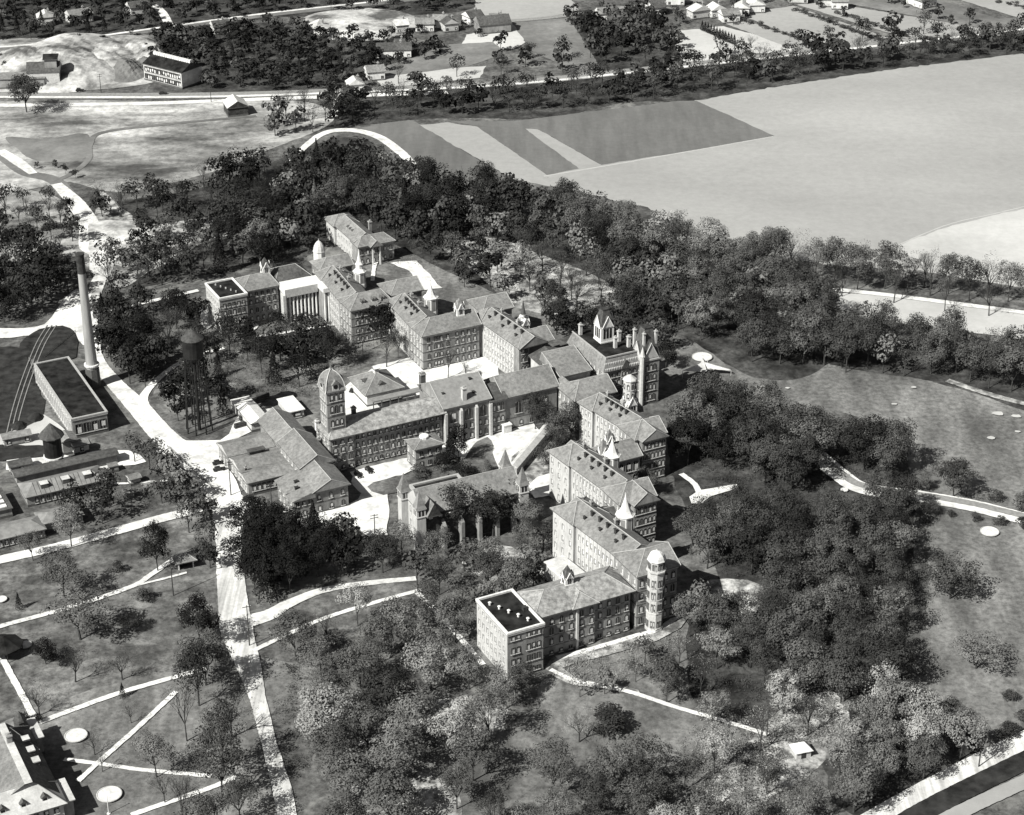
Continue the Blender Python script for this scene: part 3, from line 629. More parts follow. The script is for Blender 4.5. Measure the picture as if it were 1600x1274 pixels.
b = Bld('hospital_wing', 'middle one of the three stepped brick wings with gabled fronts', 62.2, 45.6)
b.wall(0, 0, 12.2, 10.5, 16.4, bands=(4.2, 8.2, 12.2)); b.roof(0, 0, 12.2, 10.5, 16.4, 20.4, 'x', 5.2, 0)
b.wall(3.6, -2.6, 11.6, -.02, 16.4, bands=(4.2, 8.2, 12.2), cornice=False)
b.roof(3.6, -2.6, 11.6, 5.2, 16.4, 20.4, 'y', 0, 0, o=.7)
b.wins(0, -2.6, 4.6, 10.6, 5, [1.2, 5.0, 9.0, 13.0], .95, 2.3); b.wins(0, -2.6, 7.6, 7.6, 1, [17.2], 1.0, 1.7); b.wins(1, 0, 1.6, 9, 4, [1.2, 5.0, 9.0, 13.0], 1, 2.3)
X = thing('wing_bar', None, None, b.l(62.4, 56.2)+(0,), math.radians(6)); X.parent = b.root; br, b.root = b.root, X
barwing(b, 29.5, 11.0, 16.4, 20.4, zs=(1.2, 5.0, 9.0, 13.0)); b.root = br; b.excl(-4, 10, 12, 44)
b.spire(9.2, 21.5, 15, 28, 2.4, 'flare', 6.2)
b = Bld('connecting_block', 'low block with tall arched windows between the middle and farthest stepped wings', 73.5, 77.5)
b.wall(0, 0, 14.6, 11, 11.5); b.roof(0, 0, 14.6, 11, 11.5, 15.6, 'x', 0, 0); b.wins(0, 0, 7.5, 13, 3, [2.0, 6.6], 1.7, 3.4)
b.wall(-.0, 0, 3.2, 3.2, 13.5, z0=10, m='brick_pale_sunlit', ex=False); b.gabled(1.4, 1.4, 13.2, 20.5, 2.9, 3.0, gab=1.6, cap='slate'); b.gabled(6.2, 6.0, 14.4, 20.6, 2.4, 3.0, gab=1.3, cap='slate')

b = Bld('hospital_wing', 'stepped brick wing with gabled front nearest the entrance tower of the main block', 88.4, 81.4)
b.wall(0, 0, 11.2, 10.5, 15.4, bands=(3.9, 7.8, 11.6)); b.roof(0, 0, 11.2, 10.5, 15.4, 19.2, 'x', 5.2, 0)
b.wall(1.4, -2.3, 10.4, -.02, 15.4, bands=(3.9, 7.8, 11.6), cornice=False); b.roof(1.4, -2.3, 10.4, 5.2, 15.4, 19.2, 'y', 0, 0, o=.7)
b.wins(0, -2.3, 2.4, 9.4, 6, [1.1, 4.7, 8.5, 12.2], .95, 2.3); b.wins(0, -2.3, 5.9, 5.9, 1, [16.2], 1.0, 1.6); b.wins(1, 0, 1.6, 9, 4, [1.2, 5.0, 9.0, 12.4], 1, 2.3)
X = thing('wing_bar', None, None, b.l(88.6, 92)+(0,), math.radians(9)); X.parent = b.root; br, b.root = b.root, X
barwing(b, 21, 10.5, 15.4, 19.2, back=7, nw=6, zs=(1.1, 4.7, 8.5, 12.2)); b.root = br; b.excl(-5, 9, 12, 32)
b.gabled(8.3, 18.6, 13.5, 23.0, 4.0, 5.6, gab=2.6, cap='stone', spm='white')
mb = MB().lathe([(2.1, 19), (2.1, 27.2), (2.5, 27.5), (2.4, 27.8), (.5, 29.2)], 8, 8.3, 18.6); mb.build('upper_drum', 'stone', b.root)
for k in range(8):
    an = 2*math.pi*k/8
    for z in (21.0, 24.4): put(wmesh(.7, 1.9, True), 'window', b.root, (8.3+1.95*math.cos(an), 18.6+1.95*math.sin(an), z), an+math.pi/2)

# main block with the entrance tower -------------------------------------------
b = Bld('administration_building', 'main building with black mansard roof, white gabled lantern and steep roofed corner tower', 104.2, 129.8)
b.wall(0, 0, 15.2, 26, 15.4, bands=(4, 8, 11.6))
mb = MB(); i0, z0, z1 = 1.5, 15.45, 20.0
mb.add([(-.8, -.8, z0), (16, -.8, z0), (16, 26.8, z0), (-.8, 26.8, z0), (.9, .9, z1), (14.3, .9, z1), (14.3, 25.1, z1), (.9, 25.1, z1)], [(0, 1, 5, 4), (1, 2, 6, 5), (2, 3, 7, 6), (3, 0, 4, 7), (3, 2, 1, 0)], 0)
mb.add([(.9, .9, z1), (14.3, .9, z1), (14.3, 25.1, z1), (.9, 25.1, z1)], [(0, 1, 2, 3)], 1)
mb.build('mansard_roof', ['slate', 'tar'], b.root)
mb = MB()
for k in range(22):
    x = -.2+k*.68; y0 = -.72
    for (yy, zz) in ((-.62, 16.4), (.12, 18.2)):
        mb.add([(x, yy-.12, zz), (x+.5, yy-.12, zz), (x+.25, yy-.3, zz-.8)], [(0, 2, 1)])
        mb.add([(x, yy+.05, zz+.3), (x+.5, yy+.05, zz+.3), (x+.5, yy-.12, zz), (x, yy-.12, zz)], [(0, 3, 2, 1)])
mb.build('scalloped_slate', 'white_roof', b.root)
MB().box(.6, .6, 19.98, 14.6, 1.0, 20.5).box(.6, 1.004, 19.98, 1.0, 25.4, 20.3).build('cresting', 'trim', b.root)
b.wins(0, 0, 1.4, 5.6, 3, [1.4, 5.2, 9.0, 12.4], 1.1, [2.0, 2.3, 2.3, 1.7]); b.wins(0, 0, 10, 12, 2, [1.4, 5.2, 9.0, 12.4], 1.1, [2.0, 2.3, 2.3, 1.7]); b.wins(1, 0, 2, 24, 9, [1.4, 5.2, 9.0, 12.6], 1.1, 2.0)
MB().box(6.4, -.5, 0, 9.4, .0, 15.0).build('entrance_bay', 'brick', b.root); b.wins(0, -.5, 7.2, 8.6, 2, [1.4, 5.2, 9.0, 12.0], .9, 2.2)
MB().add([(6.2, -.9, 15.3), (9.8, -.9, 15.3), (8, -.9, 18.8), (6.2, 2, 15.3), (9.8, 2, 15.3), (8, 2, 18.8)], [(0, 1, 2), (0, 2, 5, 3), (1, 4, 5, 2)]).build('gable', 'slate_dark', b.root)
b.gabled(7.6, 14.5, 20, 32, 5.2, 6.6, cap='slate_dark', trunc=.42, gab=3.6)
for x, y in ((2.2, 22), (8, 7), (11.8, 11), (12.6, 5.5)): b.chimney(x, y, 20, 4.2, 1.1, 'stone')
# corner tower
b.wall(13.6, -2.6, 20.6, 5, 17.6, bands=(4.4, 8.4, 12.4, 16.6))
b.wins(0, -2.6, 15.6, 18.6, 3, [1.4, 5.4, 9.2, 13.2], .9, 2.5); b.wins(1, 13.6, -1.2, -1.2, 1, [5.4, 9.2, 13.2], .9, 2.5)
MB().tube((13.6, -2.6, 0), (13.6, -2.6, 19.5), .9, .9, 8).lathe([(1.1, 19.5), (.9, 20), (.1, 23)], 8, 13.6, -2.6).build('turret', 'stone', b.root)
b.gabled(17.1, 1.2, 17.6, 28.6, 7.0, 1.0, m='stone', cap='slate_dark', trunc=.42, gab=5.2)
for x_, y_ in ((14.8, -1.2), (19.6, -1.2), (19.6, 3.6)): b.chimney(x_, y_, 21.5, 6.2, .8, 'stone')
b.chimney(14.4, 4.6, 19, 8, .9, 'stone')
# awning and flagpoles on the front lawn
x, y = G(1066, 592); mb = MB(); Pz = [(0, 0, 3.4), (9, .6, 2.4), (9.5, 3.2, 2.4), (18, 2.5, 2.2), (17.5, 3.5, 2.2), (10, 7, 2.6), (8.2, 10.5, 3.4), (7.2, 7.5, 2.8), (4, 3.2, 2.6)]
cen = (8.2, 4.5, 4.6); n = len(Pz); mb.add(Pz+[cen]+[(a, b_, c-.12) for a, b_, c in Pz]+[(cen[0], cen[1], cen[2]-.12)], [(i, (i+1) % n, n) for i in range(n)]+[((i+1) % n+n+1, i+n+1, 2*n+1) for i in range(n)])
aw = thing('awning', 'white canvas awning stretched over the lawn to the right of the main building', 'awning', (x, y, 0)); mb.build('canvas', 'white_roof', aw)
for p in (Pz[0], Pz[3], Pz[6], cen): MB().tube((p[0], p[1], 0), (p[0], p[1], p[2]-.1), .1, .1, 6).build('pole', 'stone', aw)
EXCL.append([(x-4, y-6), (x+26, y-6), (x+26, y+30), (x-4, y+30)])
for (px, py, h, ph) in ((1105, 577, 4.2, 'below the round sand bed by the awning'), (1101, 609, 5, 'in front of the awning'), (170, 1272, 5.5, 'below the lowest round sand bed')):
    x, y = G(px, py); t = thing('flagpole', 'thin white flagpole '+ph, 'flagpole', (x, y, 0)); MB().tube((0, 0, 0), (0, 0, h), .14, .08, 6).build('pole', 'white', t); MB().lathe([(.02, h), (.2, h+.15), (.02, h+.35)], 6).build('ball', 'white', t)
    MB().lathe([(.5, 0), (.5, .25), (.3, .3)], 8).build('base', 'white', t)

# the central ranges -----------------------------------------------------------
b = Bld('kitchen_range', 'small hipped roof block between the assembly hall and the farthest stepped wing', 87.2, 120)
b.wall(0, 0, 15.2, 12.8, 12.3, m='brick'); b.roof(0, 0, 15.2, 12.8, 12.3, 16.4, 'x', 5.0, 0, o=.9); b.wins(1, 0, 2, 11, 4, [1.4, 5.0, 8.8], 1.1, 2.1); b.wins(0, 0, 9, 14, 3, [1.4, 5, 8.8], 1.1, 2.1)
b.roof(-.1, 5, 5, 14, 12.3, 15.2, 'y', 0, 0, o=.6, caps=False)
b = Bld('link_building', 'square slate roofed block left of the main building with a white end wall', 90.0, 135.6)
b.wall(0, 0, 11.5, 14, 14.0, m='white_roof'); b.roof(0, 0, 11.5, 14, 14.0, 18, 'x', 0, 0, ridge=.95); b.wins(0, 0, 7, 10.5, 2, [1.4, 5.2, 9.4], 1.1, 2.1)
b = Bld('assembly_hall', 'assembly hall with a plain broad slate roof and tall arched windows facing the court', 66.2, 132.0)
b.wall(0, 0, 20.2, 14.5, 12.8, bands=(4.4,)); b.roof(0, 0, 20.2, 14.5, 12.8, 18.2, 'x', 0, 0)
b.wins(0, 0, 5.2, 5.2, 1, [6.0], 2.1, 4.6); b.wins(0, 0, 15.2, 15.2, 1, [6.0], 2.1, 4.6); b.wins(0, 0, 10.2, 10.2, 1, [6.0], 2.1, 4.6); b.wins(0, 0, 2, 18.5, 5, [1.2], 1.1, 2.0)
MB().box(-1.6, -2.2, 0, 1.4, -.1, 3.2).box(-1.8, -2.4, 3.2, 1.6, -.1, 3.5).build('porch', 'white', b.root)
b = Bld('link_building', 'narrow dark roofed link between the two big halls at the back of the court', 60.4, 131.4)
b.wall(0, 0, 5.6, 13, 13.0, bands=(4.4, 8.4)); b.roof(0, 0, 5.6, 13, 13.0, 16.6, 'x', 0, 0, m='slate_dark', caps=False); b.wins(0, 0, 1.2, 4.4, 3, [1.3, 5.0], 1.0, 2.0); b.wins(0, 0, 1.2, 4.4, 3, [9.0], 1.0, 3.0); b.chimney(1.0, 11, 16, 3.4, 1.3, 'band')
b = Bld('dining_hall', 'tall hall with buttress piers and smooth roof carrying one chimney', 42.8, 131.6)
b.wall(0, 0, 17.4, 20, 14.2, bands=(4.6,)); b.roof(0, 0, 17.4, 20, 14.2, 20.0, 'x', 0, 0, m='grey_metal', o=.6)
for x in (0, 5.8, 11.6, 17.0): MB().box(x-.05, -1.1, 0, x+.85, -.01, 12.6).add([(x-.05, -1.1, 12.6), (x+.85, -1.1, 12.6), (x+.85, -.01, 13.6), (x-.05, -.01, 13.6)], [(0, 1, 2, 3)]).build('buttress', 'stone', b.root)
b.wins(0, 0, 2.2, 4.6, 2, [1.2, 5.0], 1.0, 2.0); b.wins(0, 0, 8.0, 10.4, 2, [1.2, 5.0], 1.0, 2.0); b.wins(0, 0, 13.6, 15.9, 2, [1.2, 5.0], 1.0, 2.0)
for x in (3.4, 9.2, 14.8): b.wins(0, 0, x, x, 1, [8.4], 2.0, 4.2)
b.chimney(8.2, 1.5, 15, 5, 1.5, 'brick_pale_sunlit'); b.vents([(2, 5, 16.8), (13.6, 8, 18.6), (12.5, 3.0, 16)], .7, .7, .9); b.chimney(.3, 18, 15, 5, 1.8, 'band')
b = Bld('service_range', 'long four storey brick range with mottled roof running right from the domed clock tower', 1.2, 131.6)
b.wall(0, 0, 8.4, 12.5, 12.8, bands=(3.6, 6.8, 10)); b.wall(8.42, .8, 41.2, 12.5, 12.8, bands=(3.6, 6.8, 10)); b.roof(0, 0, 41.2, 12.5, 12.8, 16.4, 'x', 4.5, 0, m='slate_mottled', o=.9)
b.wins(0, .8, 10, 39.5, 15, [.8, 3.9, 7.0, 10.3], .95, [1.5, 2.0, 2.0, 1.4]); b.wins(0, 0, 1.5, 7, 3, [.8, 3.9, 7.0, 10.3], 1.2, [1.5, 2.2, 2.2, 1.6]); b.wins(1, 0, 2, 11, 4, [.8, 3.9, 7.0, 10.3], 1, 1.9)
b.chimney(12.6, 9.6, 15.2, 2.4, 1.3, 'band'); b.chimney(-.4, 10.5, 13, 2.2, 1.2, 'white')
# clock tower
tx, ty, tw = .3, 2.2, 6.4
b.wall(tx, ty, tx+tw, ty+tw, 29, z0=12.5, bands=(19.6, 24.4), ex=False)
b.wins(0, ty, tx+1.6, tx+tw-1.6, 3, [16.0, 20.8, 25.4], .95, [2.6, 3.0, 2.6]); b.wins(1, tx, ty+1.6, ty+tw-1.6, 3, [16.0, 20.8, 25.4], .95, [2.6, 3.0, 2.6])
pr = [(1.14, 0), (1.04, .12), (.98, .34), (.85, .56), (.64, .76), (.38, .90), (.14, .98), (.10, 1.05), (.02, 1.35)]
mb = MB(); mb.lathe([(tw/2*1.414*a, 29.05+6.6*c) for a, c in pr], 4, tx+tw/2, ty+tw/2, 0); mb.build('dome', 'slate', b.root)
mb = MB()
for sx in (0, 1, 2, 3):
    an = math.pi/4+sx*math.pi/2
    pts = [(tx+tw/2+tw/2*1.43*a*math.cos(an), ty+tw/2+tw/2*1.43*a*math.sin(an), 29.1+6.6*c) for a, c in pr[:-1]]
    for a, c in zip(pts, pts[1:]): mb.tube(a, c, .16, .16, 4)
mb.build('rib', 'stone', b.root)
for k in range(4):
    an = k*math.pi/2; c, t = math.cos(an), math.sin(an); R_ = tw/2+.05
    me = MB().box(-1.1, -.35, 0, 1.1, 1.2, 2.4, 0).add([(-1.4, -.5, 2.2), (1.4, -.5, 2.2), (0, -.5, 3.8), (-1.4, 1.8, 2.2), (1.4, 1.8, 2.2), (0, 1.8, 3.8)], [(0, 1, 2), (0, 2, 5, 3), (1, 4, 5, 2)], 1).lathe([(0.01, 0), (.75, 0)], 12, 0, 0, mi=2)
    me = MB().box(-1.1, -.35, 0, 1.1, 1.2, 2.4, 0).add([(-1.4, -.5, 2.2), (1.4, -.5, 2.2), (0, -.5, 3.8), (-1.4, 1.8, 2.2), (1.4, 1.8, 2.2), (0, 1.8, 3.8)], [(0, 1, 2), (0, 2, 5, 3), (1, 4, 5, 2)], 1)
    me.tube((0, -.42, 1.4), (0, -.36, 1.4), .8, .8, 12, 2)
    me.build('clock_gable', ['stone', 'slate', 'glass'], b.root, (tx+tw/2+R_*t, ty+tw/2-R_*c, 29.3), an)
b = Bld('annex', 'small square annex with a white roof lantern in front of the long four storey range', 27.0, 120.5)
b.wall(0, 0, 9.8, 7, 7.9, bands=(4,), trim='trim'); b.roof(0, 0, 9.8, 7, 7.9, 9.8, 'x', 4, 4); MB().lathe([(1.7, 9), (1.7, 10.2), (1.5, 10.4)], 10, 5, 4).build('roof_lantern', 'white', b.root); b.wins(0, 0, 2, 8, 3, [1.2, 5], 1, 1.8, False); b.wins(1, 0, 1.5, 5.5, 2, [1.2, 5], 1, 1.8, False)
b = Bld('pavilion', 'single storey pavilion with a pyramid roof and ridge lantern beside the domed clock tower', 30.6, 170.0)
b.wall(0, 0, 13.2, 14, 5.0, m='white_roof', trim='stone'); b.roof(0, 0, 13.2, 14, 5.0, 9.8, 'y', 6.2, 6.2, m='slate', o=1.1)
b.wall(5.8, 6, 7.4, 7.8, 11, z0=9, m='white', ex=False, cornice=False); b.roof(5.8, 6, 7.4, 7.8, 11, 12.2, 'x', 0, 0, m='white', o=.4, caps=False)
b.dormer(6.6, 1.4, 6.3, 0, 2.6, .9, 3); b.dormer(1.4, 7, 6.3, 1, 2.6, .9, 3)
p = thing('loggia', 'long flat roofed open walkway along the front of the pyramid roofed pavilion', 'walkway', XY(31.0, 165.8)+(0,), UA)
MB().box(0, 0, 3.7, 23.5, 3.2, 4.1).build('roof', 'grey_metal', p)
for i in range(8): MB().box(.2+i*3.25, .1, 0, .5+i*3.25, .4, 3.7).build('post', 'band', p)
EXCL.append([XY(29, 164), XY(56, 164), XY(56, 171), XY(29, 171)])
# laundry and workshops ---------------------------------------------------------
b = Bld('laundry', 'big laundry with long ridge roofs and a broad gabled front', -20.8, 109.2)
b.wall(6.8, 0, 18.7, 14.5, 8.0, bands=(3.8,), cornice=False); b.wall(0, .0, 6.78, 14.5, 6.8, bands=(3.8,)); 
b.roof(6.8, 0, 18.7, 14.5, 8.0, 11.8, 'y', 0, 0, o=.8, m='slate')
mb = MB().add([(-.8, -.8, 6.9), (7.2, -.8, 8.9), (7.2, 15.3, 8.9), (-.8, 15.3, 6.9), (-.8, -.8, 6.6), (7.2, -.8, 6.6), (7.2, 15.3, 6.6), (-.8, 15.3, 6.6)], [(0, 1, 2, 3), (0, 4, 5, 1), (3, 7, 4, 0), (7, 6, 5, 4)]); mb.build('roof', 'slate', b.root)
b.wins(0, 0, 1.2, 5.6, 3, [1.0, 4.4], 1.0, 1.6); b.wins(0, 0, 8.6, 16.8, 3, [1.0, 4.8], 1.1, 2.0); b.wins(1, 0, 2, 12, 4, [1, 4.4], 1, 1.6)
b.vents([(3, 5, 8), (4.2, 8.5, 8.2)], 1.1, .8, .6)
b.wall(8.4, 14.52, 19.4, 33.5, 9.4); b.roof(8.4, 14.5, 19.4, 33.5, 9.4, 13.4, 'y', 0, 0, o=.9, m='slate')
b.wall(8.8, 33.52, 19.2, 53.5, 8.0); b.roof(8.8, 33.5, 19.2, 53.5, 8.0, 11.9, 'y', 0, 0, o=.9, m='slate'); b.chimney(20.6, 30, 6, 4, 1.2, 'band'); b.wins(1, 8.4, 16, 32, 6, [6.6], 1, 1.5, False)
for i, (v0, v1, h, z, u0, lab) in enumerate([(148.4, 158.6, 5.4, 7.6, -28.6, 'farthest'), (138.2, 148.2, 4.9, 6.9, -28.2, 'middle'), (129.6, 138.0, 4.9, 6.6, -28.8, 'nearest')]):
    b = Bld('workshop', f'{lab} of the three low gabled workshops side by side facing the bright yard', u0, v0, group=None)
    b.wall(0, 0, 15.8, v1-v0, h, m='brick', cornice=False); b.roof(0, 0, 15.8, v1-v0, h, z, 'x', 0, 0, m='slate', caps=False, gable='brick_pale_sunlit', o=.6)
    b.wins(1, 0, 2, v1-v0-2, 3, [1.0], 1.3, 2.2, False)
    if i == 2: b.wins(0, 0, 2, 14, 8, [1.6], 1.1, 2.2, False); b.chimney(2.0, 7.2, 5.6, 1.6, .6, 'dark_metal')
    if i == 1: MB().box(5.5, 6.2, 6, 11, 8.2, 7.6).box(5.2, 5.9, 7.6, 11.3, 8.5, 7.8).build('roof_lantern', ['slate_dark'], b.root)
b = Bld('storage_shed', 'long white roofed shed behind the workshops, open slatted bays at its far end', -12.4, 171)
b.wall(0, 0, 6.4, 13.5, 3.2, m='white_roof', cornice=False); b.roof(0, 0, 6.4, 13.5, 3.2, 4.8, 'y', 0, 0, m='white', caps=False, gable='white_roof', o=.5)
for i in range(5): MB().box(-.3, 14.2+i*1.4, 3.1, 6.8, 14.9+i*1.4, 3.4).box(-.2, 14.3+i*1.4, 0, 0, 14.6+i*1.4, 3.1).box(6.4, 14.3+i*1.4, 0, 6.6, 14.6+i*1.4, 3.1).build('slat', 'white', b.root)
b.excl(0, 13, 6.4, 21)
b = Bld('storage_shed', 'small flat white roofed shed at the wood edge behind the workshops', 2.6, 173.5)
b.wall(0, 0, 5.4, 11, 3.0, m='stone', cornice=False); MB().box(-.4, -.4, 3.0, 5.8, 11.4, 3.3).build('roof', 'white', b.root); b.wins(0, 0, 2.7, 2.7, 1, [.6], 2.6, 1.9, False)
# chapel with four turrets ---------------------------------------------------------
b = Bld('chapel', 'long chapel with a steep pale roof and four pointed corner turrets beside the court', 8.0, 73.4, rot=-1.5)
b.wall(0, 0, 34.0, 13, 12.4, m='brick_ivy_shade', cornice=False); MB().box(-.15, -.05, -.1, -.003, 13.05, 12.4).build('end_wall', 'brick_pale_sunlit', b.root)  # tree shade on the front, sun on the end wall: both in the colours
b.roof(0, 0, 34, 13, 12.4, 18.6, 'x', 0, 0, m='slate', gable='brick_pale_sunlit', o=.3)
b.wins(1, -.15, 4, 9, 3, [4.2, 9.0], 1.0, 2.6)
for i in range(9): MB().box(2+i*3.4, -.5, 10.9, 3.2+i*3.4, .0, 11.5).build('corbel', 'stone', b.root)
for x in (6.0, 12.0, 18.0, 24.0, 30.0): MB().box(x, -2.6, 0, x+1.1, -.01, 8.2).add([(x, -2.6, 8.2), (x+1.1, -2.6, 8.2), (x+1.1, -.01, 9.8), (x, -.01, 9.8)], [(0, 1, 2, 3)]).build('buttress', 'brick', b.root)
for x, y, wb in ((-.9, .3, 0), (-.9, 12.7, 0), (34.3, .3, 1), (34.3, 12.7, 1)):
    t = MB().box(x-1.5, y-1.5, 0, x+1.5, y+1.5, 15.4, 0).box(x-1.7, y-1.7, 12.6, x+1.7, y+1.7, 12.9, 1).box(x-1.75, y-1.75, 15.4, x+1.75, y+1.75, 15.7, 1)
    t = t.build('turret', ['brick_pale_sunlit' if not wb else 'stone', 'stone'], b.root)
    mb = MB().lathe([(2.5, 15.7), (1.9, 16.6), (.1, 21.4)], 4, x, y); mb.build('spire', 'slate', t)
    mb = MB()
    for q in (-.55, .55): mb.box(x+q-.3, y-1.54, 13.1, x+q+.3, y-1.45, 15.0).box(x-1.54, y+q-.3, 13.1, x-1.45, y+q+.3, 15.0)
    mb.build('belfry_opening', 'glass', t)
b.roof(1.0, -1.8, 5.2, 6.5, 12.4, 17.0, 'y', 0, 0, m='slate', o=.3, caps=False, gable='brick_ivy_shade')
b.wall(6, 13.02, 22.5, 24, 9.0, m='brick'); b.flat(6, 13.4, 22.5, 24, 9.0, 'tar', 'trim', .7, .5); b.chimney(7.5, 14.5, 9, 3, .8, 'stone')
p0 = Vector(XY(80.1, 124.9)+(0,)); p1 = Vector(XY(54.4, 103.0)+(0,)); dl = (p1-p0); an = math.atan2(dl.y, dl.x)
t = thing('covered_walk', 'long pale roofed covered walk slanting from the assembly hall down to the chapel', 'walkway', p0, an); L_ = dl.length
mb = MB().add([(0, -1.7, 3.2), (L_, -1.7, 3.2), (L_, 0, 4.2), (0, 0, 4.2), (0, 1.7, 3.2), (L_, 1.7, 3.2), (0, -1.7, 3.0), (L_, -1.7, 3.0), (0, 1.7, 3.0), (L_, 1.7, 3.0)], [(0, 1, 2, 3), (3, 2, 5, 4), (6, 7, 1, 0), (4, 5, 9, 8), (8, 9, 7, 6), (1, 7, 9, 5, 2), (0, 3, 4, 8, 6)]); mb.build('roof', 'white_roof', t)
MB().box(0, -1.4, 0, L_, 1.4, 3.0).build('wall', 'trim', t)
nx, ny = -math.sin(an)*3, math.cos(an)*3; EXCL.append([(p0.x+nx, p0.y+ny), (p1.x+nx, p1.y+ny), (p1.x-nx, p1.y-ny), (p0.x-nx, p0.y-ny)])

# the far (upper left) ranges --------------------------------------------------------
b = Bld('hospital_wing', 'far brick block with black flat roof and white parapet, leftmost of all', 4.9, 249.8)
b.wall(0, 0, 10.8, 15.8, 15.0, bands=(12.0,)); MB().box(-.13, .05, -.1, -.003, 15.7, 14.4).build('side_wall', 'brick_pale_sunlit', b.root); b.flat(0, 0, 10.8, 15.8, 15.0)  # left slab lightened, sunlight put into its colour
b.wins(0, 0, 1.6, 9.2, 5, [1.0, 4.4, 8.0, 11.4], .9, [1.4, 2, 2, 1.6], False); b.wins(1, -.13, 2, 14, 6, [1.0, 4.4, 8.0, 11.4], .9, [1.4, 2, 2, 1.6], False)
for i in range(5): MB().box(-.2, -.2, 0, .2, .2, .8).build('roof_vent', 'white_roof', b.root, (3+i*1.2, 13-i*2.4, 15))
b = Bld('hospital_wing', 'far hipped brick range between the flat roofed block and the white columned porch', 15.9, 254.8)
b.wall(0, 0, 14.2, 12, 13.8, bands=(4, 8, 11)); b.roof(0, 0, 14.2, 12, 13.8, 17.6, 'x', 5.4, 1.5); b.wins(0, 0, 3, 12.6, 5, [1, 4.4, 8, 11], 1, 2)
b.gabled(12.0, 7.0, 16.6, 23.4, 2.8, 3.6, gab=1.5, cap='slate_dark'); b.wall(14.3, 2, 29, 15, 13.5); b.roof(14.3, 2, 29, 15, 13.5, 17.6, 'x', 4, 4, m='slate_dark')
b = Bld('portico_building', 'white porch building with a tall row of columns and an L shaped pale flat roof', 30.6, 243.0)
b.wall(0.5, 8.6, 13.0, 14.5, 13.6, m='brick_pale_sunlit', cornice=False); MB().box(0, 5.6, 12.2, 13.4, 14.6, 14.2).build('roof', 'white', b.root); MB().box(-.05, 5.3, 11.0, 13.45, 5.595, 14.25).build('entablature', 'stone', b.root)
b.wall(13.9, 1.2, 17.4, 13, 13.6, m='brick', cornice=False); MB().box(13.45, -.4, 12.6, 18.0, 13.4, 14.3).build('roof', 'white', b.root)
for i in range(9):
    x = .5+i*1.55; MB().lathe([(.55, 0), (.42, .4), (.34, 10.6), (.55, 11.0)], 8, x, 6.2).build('column', 'white', b.root)
for i in range(3): MB().lathe([(.5, 0), (.4, .4), (.34, 12.2), (.5, 12.5)], 8, 14.2+i*1.6, .5).build('column', 'white', b.root)
b.wins(0, 8.6, 1.3, 12.2, 7, [1, 4.6, 8.2], 1.0, 2.4, False); b.wall(-.9, 5.2, .2, 8, 12.0, m='stone', cornice=False); b.excl(0, 0, 18, 14)
b = Bld('hospital_wing', 'far brick wing with dormers on its front roof, right of the columned porch', 45.9, 219.6)
b.wall(0, 0, 16.8, 11.5, 14, bands=(3.6, 7.2, 10.6)); b.roof(0, 0, 16.8, 11.5, 14, 18, 'x', 5.5, 2); b.wins(0, 0, 2.2, 15, 8, [1, 4.4, 8, 11.2], .95, 2.0); b.wins(1, 0, 1.6, 10, 4, [1, 4.4, 8, 11.2], 1, 2)
for x in (5.2, 6.4, 9.6, 10.8, 13.2, 14.4): b.dormer(x, 1.4, 15.2, 0, .9, .9, 2)
X = thing('wing_bar', None, None, (0.1, 12.3, 0), math.radians(-4)); X.parent = b.root; br, b.root = b.root, X
barwing(b, 26, 11, 14, 18, back=7, nw=8, zs=(1, 4.4, 8, 11.2), hh=2.0); b.root = br; b.excl(0, 10, 13, 36)
b.spire(14.2, 25.0, 12.5, 27.0, 2.3, 'tier', 5.4)
b = Bld('hospital_wing', 'far hip roofed block with a white capped round turret behind its left corner', 50.4, 261)
b.wall(0, 0, 13.2, 9.5, 13.4); b.roof(0, 0, 13.2, 9.5, 13.4, 16.6, 'x', 4.6, 0); b.wins(1, 0, 1.6, 8, 3, [5, 9], 1, 2)
MB().lathe([(2.3, 0), (2.3, 16.0), (2.6, 16.4)], 10, 4.6, 12.6).build('turret', 'white', b.root); b.dome_cap(4.6, 12.6, 16.4, 2.3, 4.6, 10, 'white_roof')
b = Bld('hospital_wing', 'brick wing with a tall three storey arched window front, middle of the far ranges', 60.5, 187.4)
b.wall(0, 0, 23, 12, 13.9, bands=(3.6, 7.2, 10.6)); b.roof(0, 0, 23, 12, 13.9, 18, 'x', 6, 0)
for a, c, n_ in ((2.4, 2.4, 1), (5, 7.4, 3), (10, 10, 1), (13.8, 21, 4)): b.wins(0, 0, a, c, n_, [1, 4.4, 8, 11.0], .95, 2.1)
b.wins(1, 0, 2, 10, 4, [1, 4.4, 8, 11.0], 1, 2); b.gabled(17.5, 5.5, 16.8, 23.6, 2.9, 3.4, gab=1.6, cap='slate')
X = thing('wing_bar', None, None, (.1, 12.7, 0), math.radians(-3)); X.parent = b.root; br, b.root = b.root, X
barwing(b, 21, 11, 13.9, 18, back=6, nw=7, zs=(1, 4.4, 8, 11), hh=2.0); b.root = br; b.excl(0, 10, 13, 34)
b.spire(12.9, 20.6, 13, 25, 2.5, 'flare', 6.0)
b = Bld('hospital_wing', 'far hip roofed block behind the three storey arched window front, beside a bright yard', 65.5, 226.6)
b.wall(0, 0, 12.6, 11.5, 13.4); b.roof(0, 0, 12.6, 11.5, 13.4, 17, 'x', 5, 0); b.wins(1, 0, 1.6, 10, 4, [5, 9], 1, 2)
b = Bld('hospital_wing', 'hip roofed end block left of the slender white spire at the edge of the wood', 89.6, 196.4)
